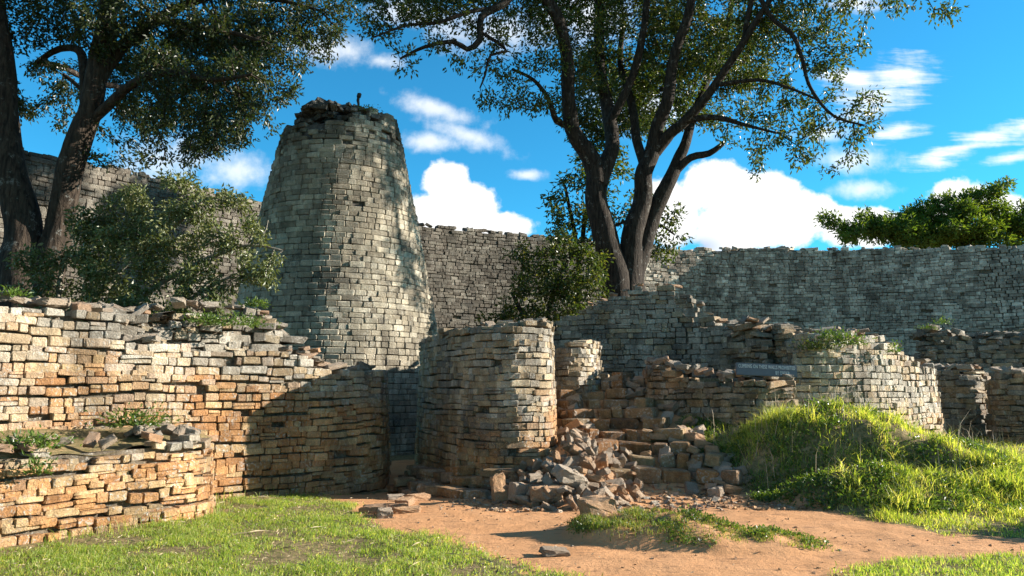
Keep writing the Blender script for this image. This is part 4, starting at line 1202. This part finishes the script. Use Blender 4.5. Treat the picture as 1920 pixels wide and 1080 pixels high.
cll = [(60, 60, 15.5, 60), (130, 30, 15.5, 60), (90, 130, 16, 44), (60, 200, 16, 34), (110, 220, 16.3, 30), (200, 50, 14.4, 70), (270, 40, 14.6, 70), (240, 120, 15.5, 40), (300, 110, 14.6, 50), (340, 50, 15, 70), (360, 140, 14.4, 50), (410, 60, 15.2, 70), (420, 150, 14.2, 52), (330, 200, 14.6, 46), (400, 215, 14.3, 46), (470, 130, 14.4, 54), (480, 50, 15.6, 66), (550, 50, 15.8, 56), (540, 120, 14.8, 44), (460, 210, 14.2, 44), (510, 190, 14.2, 32),
       (600, 35, 16, 50), (640, 20, 16, 40), (590, 90, 15.4, 38), (620, 70, 15.6, 34), (545, 165, 14.6, 34), (500, 240, 14.2, 30), (440, 240, 14.2, 44), (380, 280, 14.2, 40), (310, 280, 14.4, 36), (300, 160, 14.6, 44), (350, 260, 14.4, 38), (290, 240, 15, 40), (250, 210, 15.4, 34), (420, 270, 14.2, 30), (260, 290, 15, 30), (340, 310, 14.3, 26), (460, 265, 14.2, 20), (560, 170, 14.6, 18), (215, 270, 15.2, 20),
       (340, 220, 23, 50), (400, 180, 24, 56), (440, 110, 24.5, 60), (380, 270, 23.6, 44), (455, 190, 24.4, 50), (420, 235, 24, 50), (330, 150, 23, 60), (380, 80, 24, 70), (480, 80, 25, 60), (250, 230, 22, 44), (280, 130, 22, 60),  # deep rear clumps added so the outer wall falls into shade
       (40, -60, 15.5, 110), (200, -90, 15, 140), (380, -80, 15.3, 130), (540, -50, 16, 90), (120, -220, 15.3, 130), (300, -220, 15.3, 130), (-100, 20, 15.5, 110), (-120, -120, 15.5, 110), (470, -190, 15.6, 90)]
cback = [(300, 200, 23, 60), (360, 240, 23.6, 56), (420, 200, 24, 60), (460, 130, 24.5, 60), (400, 110, 24, 70), (330, 120, 23.4, 70), (450, 60, 25, 80), (250, 180, 22.4, 60), (430, 260, 24, 40), (180, 160, 22, 60)]  # second set of rear clumps, added to thicken that shade
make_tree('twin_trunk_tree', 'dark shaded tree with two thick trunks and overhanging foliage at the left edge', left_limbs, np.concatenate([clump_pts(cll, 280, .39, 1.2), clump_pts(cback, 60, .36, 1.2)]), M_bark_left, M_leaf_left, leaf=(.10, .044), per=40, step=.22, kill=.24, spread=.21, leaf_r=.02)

# ---- sprawling bush behind the left wall
bush_limbs = [[(150, 640, 13.6, 8), (200, 540, 13.6, 7), (260, 470, 13.5, 6), (330, 420, 13.4, 5), (380, 375, 13.3, 3)],
              [(180, 640, 13.5, 7), (290, 540, 13.3, 6), (400, 480, 13.2, 5), (470, 460, 13.2, 3), (530, 470, 13.2, 2)],
              [(120, 640, 13.6, 6), (110, 540, 13.6, 5), (130, 470, 13.7, 3)],
              [(330, 640, 13.4, 6), (360, 560, 13.1, 5), (430, 520, 13, 3)]]
clb = [(110, 590, 12.9, 44), (210, 590, 12.7, 48), (320, 590, 12.7, 48), (420, 570, 12.7, 40), (70, 500, 13.4, 40), (200, 400, 13.6, 36), (500, 420, 13.2, 30), (350, 350, 13.6, 34), (420, 370, 13.5, 34), (290, 480, 13, 50), (520, 510, 12.9, 34),
       (90, 530, 13.4, 48), (140, 480, 13.5, 50), (190, 530, 13.2, 50), (170, 430, 13.7, 44), (230, 450, 13.4, 50), (250, 380, 13.8, 44), (310, 370, 13.6, 50), (320, 440, 13.2, 54), (380, 400, 13.3, 50), (400, 470, 13, 52), (370, 530, 12.9, 44), (450, 440, 13.1, 46), (480, 500, 13, 40), (520, 480, 13.1, 26), (430, 545, 12.9, 36), (300, 520, 13.1, 44), (450, 385, 13.6, 28), (500, 535, 13, 18), (60, 565, 13.2, 28), (260, 560, 13, 30)]
make_tree('sprawling_bush', 'sprawling sunlit bush with pale bare twigs behind the high left wall', bush_limbs, clump_pts(clb, 700, .43, 1.5), M_twig, M_leaf_bush, leaf=(.095, .04), per=74, leaf_r=.013, step=.2, kill=.24, spread=.2, cat='bush', trunk_name='stems', crown_name='foliage', r0=.006, bare=.12)

# ---- shrub and sapling below the large tree
shr = [[(1020, 660, 22, 7), (1030, 580, 22, 6), (1050, 510, 22, 4), (1080, 470, 22, 3)], [(1010, 660, 22, 6), (980, 590, 22, 5), (960, 550, 22, 3)]]
cls = [(930, 600, 21.8, 30), (1130, 500, 21.5, 26), (975, 470, 22, 24), (1060, 445, 22.2, 26), (960, 580, 21.8, 34), (1000, 550, 21.6, 46), (1050, 530, 21.5, 50), (1100, 520, 21.4, 44), (1040, 480, 22, 44), (1000, 500, 22, 36), (1090, 480, 21.8, 36), (1070, 575, 21.4, 40), (1125, 545, 21.4, 22), (1030, 590, 21.5, 36)]
make_tree('leafy_shrub', 'dense leafy shrub between the tower and the base of the large tree', shr, clump_pts(cls, 260, .42, 1.3), M_bark, M_leaf_main, leaf=(.14, .062), per=38, step=.26, kill=.3, spread=.26, cat='shrub', trunk_name='stems', crown_name='foliage')
sap = [[(1090, 660, 28, 6), (1085, 500, 28, 5), (1070, 400, 28, 4), (1060, 350, 28, 3)], [(1086, 510, 28, 5), (1100, 400, 28.6, 5), (1130, 300, 29.4, 4), (1200, 200, 30, 4), (1290, 130, 30.6, 3)], [(1088, 480, 28, 4), (1160, 420, 28.2, 3), (1230, 420, 28.3, 3), (1265, 440, 28.3, 2)]]
clp = [(1100, 230, 30, 60), (1160, 180, 30, 70), (1230, 140, 30.5, 70), (1300, 110, 31, 70), (1360, 80, 31, 70), (1210, 230, 30, 50), (1280, 200, 30.5, 50), (1130, 120, 30.5, 60), (1060, 170, 30, 40), (1400, 150, 31, 50),
       (1050, 350, 28, 34), (1085, 330, 28, 40), (1040, 400, 28, 38), (1090, 400, 28, 44), (1060, 440, 28, 40), (1120, 450, 28, 40), (1160, 400, 28.4, 36), (1170, 340, 28.4, 36), (1250, 410, 28.3, 34), (1270, 445, 28.2, 28), (1240, 470, 28.2, 30), (1275, 395, 28.3, 20), (1230, 360, 28.5, 30), (1150, 300, 28.6, 34), (1080, 295, 28.3, 18)]
make_tree('slender_tree', 'slender dark-leaved tree showing on both sides of the large trunks', sap, clump_pts(clp, 80, .42, .8), M_bark, M_leaf_main, leaf=(.19, .085), per=34, step=.38, kill=.45, spread=.36)

# ---- flat topped tree beyond the far wall
far_limbs = [[(1760, 620, 52, 12), (1755, 520, 52, 10), (1745, 450, 52, 8), (1720, 415, 52, 6)], [(1750, 470, 52, 6), (1800, 420, 52, 5), (1850, 385, 52, 3)], [(1752, 480, 52, 6), (1690, 440, 52, 5), (1620, 425, 52, 3)], [(1752, 470, 52, 5), (1850, 430, 52, 4), (1920, 420, 52, 3)]]
clf = [(1560, 415, 52, 26, .35), (1600, 430, 51, 36, .4), (1650, 425, 51, 44, .45), (1700, 410, 52, 44, .45), (1690, 440, 50, 44, .4), (1750, 395, 52, 44, .4), (1800, 400, 51, 46, .45), (1760, 435, 50, 44, .4), (1830, 430, 50, 46, .45), (1860, 395, 52, 40, .4), (1850, 362, 52, 36, .3), (1885, 352, 52, 22, .3), (1790, 372, 52, 32, .35), (1890, 420, 51, 44, .45), (1930, 400, 52, 36, .5), (1930, 440, 51, 46, .5), (1620, 405, 52, 24, .3), (1540, 408, 52, 14, .3), (1600, 452, 50, 22, .4), (1980, 420, 52, 50, .5), (1720, 460, 50, 40, .4), (1860, 460, 50, 44, .4)]
make_tree('flat_topped_tree', 'bright green flat-topped tree showing above the far wall at right', far_limbs, clump_pts(clf, 60, .42, .7), M_bark, M_leaf_far, leaf=(.30, .12), per=60, step=.5, kill=.55, spread=.5, droop=-.1, leaf_r=.06, r0=.014)

# ---- tree outside the frame on the right whose shade falls into the lower right corner
shade_limbs = [[(0, 0, 0, 0)]]


# ---- small plants on the walls
def tuft_plant(name, label, cx, cy, cz, r, n, leafm, leaf=(.12, .035), group=None, h=.2, cat='plant', grassy=False):
    la = Acc()
    P = np.array([cx, cy, cz]) + rng.normal(0, 1, (n, 3)) * np.array([r * .5, r * .28, h * .3]); P[:, 2] = np.maximum(P[:, 2], cz - h * .2)
    d = P - np.array([cx, cy, cz - .15]); d /= np.linalg.norm(d, axis=1)[:, None]
    leaves_mesh(la, P, leaf[0], leaf[1], .3, d, -.15 if grassy else .15)
    o = la.build(name, leafm); tag(o, label, cat, group); return o


def wallpt(px, py, Y): return at(px, py, Y)


for px, py, Y, r, h, n, lab in [(440, 605, 11.85, .55, .22, 260, 'wide leafy plant hanging over the ruined upper courses of the left wall'), (385, 600, 11.6, .3, .2, 120, 'small grey-green plant rooted left of the hanging plant on the left wall'), (480, 572, 12.2, .22, .12, 90, 'bright low weed on the crest of the left wall'),
                                (255, 790, 9.75, .42, .25, 260, 'bright green weed clump growing on the terrace ledge'), (50, 832, 8.2, .4, .16, 200, 'low weeds at the left end of the terrace ledge'), (20, 552, 9.2, .2, .1, 70, 'bright weed on top of the high wall at the left edge'),
                                (1530, 650, 15.25, .34, .25, 200, 'dark green leafy plant hanging from the top of the sunlit wall'), (1590, 640, 15.3, .36, .3, 220, 'bright green leafy plant on the top middle of the sunlit wall'), (1560, 630, 15.4, .3, .25, 160, 'grey-green plant between the two others on the sunlit wall'),
                                (1675, 655, 16.0, .14, .3, 60, 'thin pale green sprig growing from the right part of the sunlit wall'), (1765, 604, 24.4, .3, .2, 90, 'bright weed on the crest of the rubble-topped wall'), (1738, 615, 24.6, .3, .12, 70, 'low weed left of the crest on the rubble-topped wall'),
                                (72, 880, 7.95, .14, .2, 60, 'small yellow-green fern growing from the face of the low terrace wall'), (690, 205, 19.7, .3, .15, 70, 'dry grassy tuft on the right rim of the tower')]:
    p = wallpt(px, py, Y)
    tuft_plant('wall_plant', lab, p[0], p[1], p[2], r, int(n * 1.8), M_leaf_green if 'dark' not in lab else M_leaf_main, (.065, .026), h=h)


# ------------------------------------------------------------------ grass
def blades(acc, P, hgt, wid, lean=.45):
    n = len(P); a = rng.uniform(0, 2 * math.pi, n)
    d = np.stack([np.cos(a), np.sin(a), 0 * a], 1); b = rng.uniform(0, 2 * math.pi, n); s = np.stack([np.cos(b), np.sin(b), 0 * b], 1) * wid[:, None] / 2
    ln = (np.abs(rng.normal(0, lean, n)) * hgt)[:, None]
    up = np.array([[0, 0, 1.]])
    m = P + d * ln * .3 + up * (hgt * .58)[:, None]; t = P + d * ln + up * (hgt * rng.uniform(.8, 1.0, n))[:, None]
    V = np.stack([P - s, P + s, m + s * .75, m - s * .75, t], 1).reshape(-1, 3)
    k = np.arange(n)[:, None] * 5
    acc.add(V, k + np.array([[0, 1, 2, 3]]), np.array([.1, .1, .1]), k + np.array([[3, 2, 4]]))


def soilval(x, y):
    return poly_sd(x, y, PATH) + .5 * (fbm(x * 2.5, y * 2.5) - .5)


def scatter(n, x0, x1, y0, y1):
    x = rng.uniform(x0, x1, n); y = rng.uniform(y0, y1, n); return x, y


ga = Acc()
x, y = scatter(230000, -7.5, 1.2, 5.6, 12.6)
vis = np.abs(x) < y * .75 + .3; x = x[vis]; y = y[vis]
wallx = np.interp(y, [p[1] for p in terr], [p[0] for p in terr]); wallx = np.where(y > 10.8, np.interp(y, [p[1] for p in left], [p[0] for p in left]), wallx)
cover = fbm(x * 2.2 + 9, y * 2.2) + .35 * (fbm(x * 9, y * 9) - .5)
k = (soilval(x, y) < .03 + .10 * rng.normal(0, 1, len(x))) & (x > wallx + .02) & (rng.random(len(x)) < np.clip((cover - .30) * 2.6, .05, .85))
x = x[k]; y = y[k]; cover = cover[k]
blades(ga, np.stack([x, y, H(x, y)], 1), rng.uniform(.02, .055, len(x)) * (.4 + 1.2 * cover), rng.uniform(.004, .009, len(x)), 1.3)
x, y = scatter(9000, -7, .5, 8, 12.6); wallx = np.interp(y, [p[1] for p in terr], [p[0] for p in terr]); wallx = np.where(y > 10.8, np.interp(y, [p[1] for p in left], [p[0] for p in left]), wallx)
k = (soilval(x, y) < -.1) & (x > wallx + .02) & (x < wallx + .02 + .35 * rng.random(len(x))); x = x[k]; y = y[k]
blades(ga, np.stack([x, y, H(x, y)], 1), rng.uniform(.08, .2, len(x)), rng.uniform(.005, .009, len(x)), .6)
tag(ga.build('lawn_grass', M_grass), 'short patchy lawn grass in the left foreground below the walls', 'grass', kind='stuff')
# long grass on the mound and the right
gb = Acc()
x, y = scatter(260000, 2.9, 13.0, 8.0, 20)
vis = np.abs(x) < y * .73 + .3; x = x[vis]; y = y[vis]
md = mound_d(x, y); cover = fbm(x * 1.6 + 3, y * 1.6)
sv = soilval(x, y)
cover2 = fbm(x * 4.5 + 7, y * 4.5)
dens = np.where(y > 15, .4, 1.0) * np.clip((cover - .22) * 3, .08, 1) * np.clip((cover2 - .30) * 4, .10, 1)
k = (sv < -.02 + .05 * rng.normal(0, 1, len(x))) & (rng.random(len(x)) < dens) & ~((y > 15.2) & (x < 6.5))
x = x[k]; y = y[k]; md = md[k]; cover = cover[k]; sv = sv[k]
cover2 = fbm(x * 4.5 + 7, y * 4.5); hg = np.where(md < .98, .02 + .11 * cover + .09 * cover2, .03 + .08 * cover) * np.clip(.35 - sv * 1.3, .25, 1.0) * rng.uniform(.4, 1.5, len(x)) * np.where(fbm(x * 3 + 50, y * 3) > .62, 1.7, 1)
blades(gb, np.stack([x, y, H(x, y) - .01], 1), hg, rng.uniform(.006, .012, len(x)), .95)
tag(gb.build('mound_grass', M_grass_long), 'long bright green grass covering the mound on the right', 'grass', kind='stuff')
# seeding stalks
gs = Acc()
x, y = scatter(1800, 3.3, 11, 10.2, 17); k = (soilval(x, y) < -.15) & (np.abs(x) < y * .73); x = x[k][:480]; y = y[k][:480]
blades(gs, np.stack([x, y, H(x, y)], 1), rng.uniform(.4, .75, len(x)), rng.uniform(.006, .010, len(x)), .5)
tag(gs.build('grass_stalks', M_straw), 'thin dry seeding stalks standing in the long grass', 'grass', kind='stuff')
# lower right corner lawn
gc = Acc()
x, y = scatter(60000, 2.4, 7.5, 5.6, 9.6); k = (soilval(x, y) < .02 + .06 * rng.normal(0, 1, len(x))) & (y < 8.6) & (rng.random(len(x)) < np.clip((fbm(x * 3, y * 3) - .2) * 3, .1, 1)); x = x[k]; y = y[k]
blades(gc, np.stack([x, y, H(x, y)], 1), rng.uniform(.025, .07, len(x)), rng.uniform(.004, .008, len(x)), .9)
tag(gc.build('corner_grass', M_grass), 'short grass in the lower right corner beside the path', 'grass', kind='stuff')
# clump in the path
gd = Acc()
x, y = scatter(42000, .5, 3.9, 7.7, 10); cd = clump_d(x, y); cov = fbm(x * 3.5 + 2, y * 3.5)
k = (cd < 1.0 - .25 * rng.random(len(x))) & (rng.random(len(x)) < np.clip((cov - .30) * 4, .08, .9)); x = x[k]; y = y[k]; cov = cov[k]
blades(gd, np.stack([x, y, H(x, y) - .005], 1), rng.uniform(.02, .06, len(x)) * (.5 + cov) * np.where(x < 1.5, 1.6, 1), rng.uniform(.005, .009, len(x)), .8)
tag(gd.build('clump_grass', M_clump), 'tufted grass on the small earth clump in the middle of the path', 'grass', kind='stuff')
# dead leaves and straw on the lawn
lt = Acc()
x, y = scatter(2600, -6.5, 4.5, 5.8, 12); wallx = np.interp(y, [p[1] for p in terr], [p[0] for p in terr]); k = (x > wallx + .2) & ((soilval(x, y) < .1) | (rng.random(len(x)) < .12)); x = x[k]; y = y[k]
P = np.stack([x, y, H(x, y) + .025], 1); dr = rng.normal(0, 1, P.shape); dr[:, 2] *= .15
leaves_mesh(lt, P, .045, .013, .6, dr * 2, 0)
x, y = scatter(160, -6, 3, 6, 11.5); k = soilval(x, y) < .05; x = x[k]; y = y[k]; P = np.stack([x, y, H(x, y) + .03], 1); dr = rng.normal(0, 1, P.shape); dr[:, 2] *= .08
leaves_mesh(lt, P, .2, .006, .6, dr * 3, 0)
tag(lt.build('leaf_litter', M_straw), 'dry leaves and straw scattered over the lawn', 'leaf litter', kind='stuff')
print('rocks', rock_count[0])

# low broad-leaved weeds among the mound grass
wa = Acc()
x, y = scatter(15000, 3.2, 10.5, 9.5, 14.5); md = mound_d(x, y); c3 = fbm(x * 2.3 + 31, y * 2.3)
k = (md < 1.0) & (c3 > .48) & (np.abs(x) < y * .73); x = x[k]; y = y[k]
P = np.repeat(np.stack([x, y, H(x, y) + .03], 1), 5, 0) + rng.normal(0, .05, (5 * len(x), 3)) * np.array([1, 1, .7])
leaves_mesh(wa, P, .06, .03, .5, None, -.25)
tag(wa.build('mound_weeds', M_leaf_green), 'low broad-leaved weeds mixed into the grass of the mound', 'weeds', kind='stuff')
# bush beyond the right edge of the lawn, its shade reaches into the corner
bb = [[(9.0, 9.0, -.1, .05), (8.95, 9.0, .4, .04), (8.9, 9.05, .8, .02)], [(9.0, 9.0, -.1, .05), (9.2, 8.9, .4, .03), (9.3, 8.9, .8, .02)]]
_sl = smooth_limb
smooth_limb = lambda c: np.array(c)
att = np.concatenate([np.array([9.0 + dx * .5, 9.0 + dy * .7, dz * .55]) + rng.normal(0, .26, (160, 3)) * np.array([1, 1, .6]) for dx, dy, dz in [(-.5, .1, 1.0), (.1, -.2, 1.4), (.7, .2, 1.1), (0, .6, 1.0), (-.2, -.6, .9), (.2, 0, 1.8)]])
att[:, 2] = np.maximum(att[:, 2], .25)
make_tree('leafy_bush', 'rounded leafy bush standing beyond the right edge of the lawn', bb, att, M_bark, M_leaf_main, leaf=(.11, .05), per=40, step=.16, kill=.2, spread=.2, cat='bush', trunk_name='stems', crown_name='foliage')
smooth_limb = _sl

# pebbles and chips on the path and round the heap
gr = Acc(); x, y = scatter(9000, -2.5, 5.5, 6, 13); sv = soilval(x, y); k = (sv > .05) & (rng.random(len(x)) < np.where((y > 10.2) & (x > -1), .75, .05)); x = x[k]; y = y[k]
n = len(x); rocks_merged(gr, np.stack([x, y, H(x, y) + .004], 1), rng.uniform(.012, .045, n) * np.where((y > 10.2) & (x > -.6), rng.uniform(1, 3.2, n), 1), pal_mix(n, [(.42, .26, .14), (.36, .22, .13), (.40, .34, .27)], [2, 2, 1]), .3, .8)
tag(gr.build('gravel', M_wall), 'pebbles and stone chips scattered on the orange path', 'gravel', kind='stuff')

# small weeds on the earth clump in the path
wc = Acc(); x, y = scatter(5000, .5, 3.9, 7.7, 9.8); k = (clump_d(x, y) < .95) & (fbm(x * 3.5 + 2, y * 3.5) > .5); x = x[k]; y = y[k]
P = np.repeat(np.stack([x, y, H(x, y) + .02], 1), 3, 0) + rng.normal(0, .03, (3 * len(x), 3)) * np.array([1, 1, .5])
leaves_mesh(wc, P, .04, .02, .5, None, -.25)
tag(wc.build('clump_weeds', M_leaf_green), 'tiny weeds on the small earth clump in the path', 'weeds', kind='stuff')
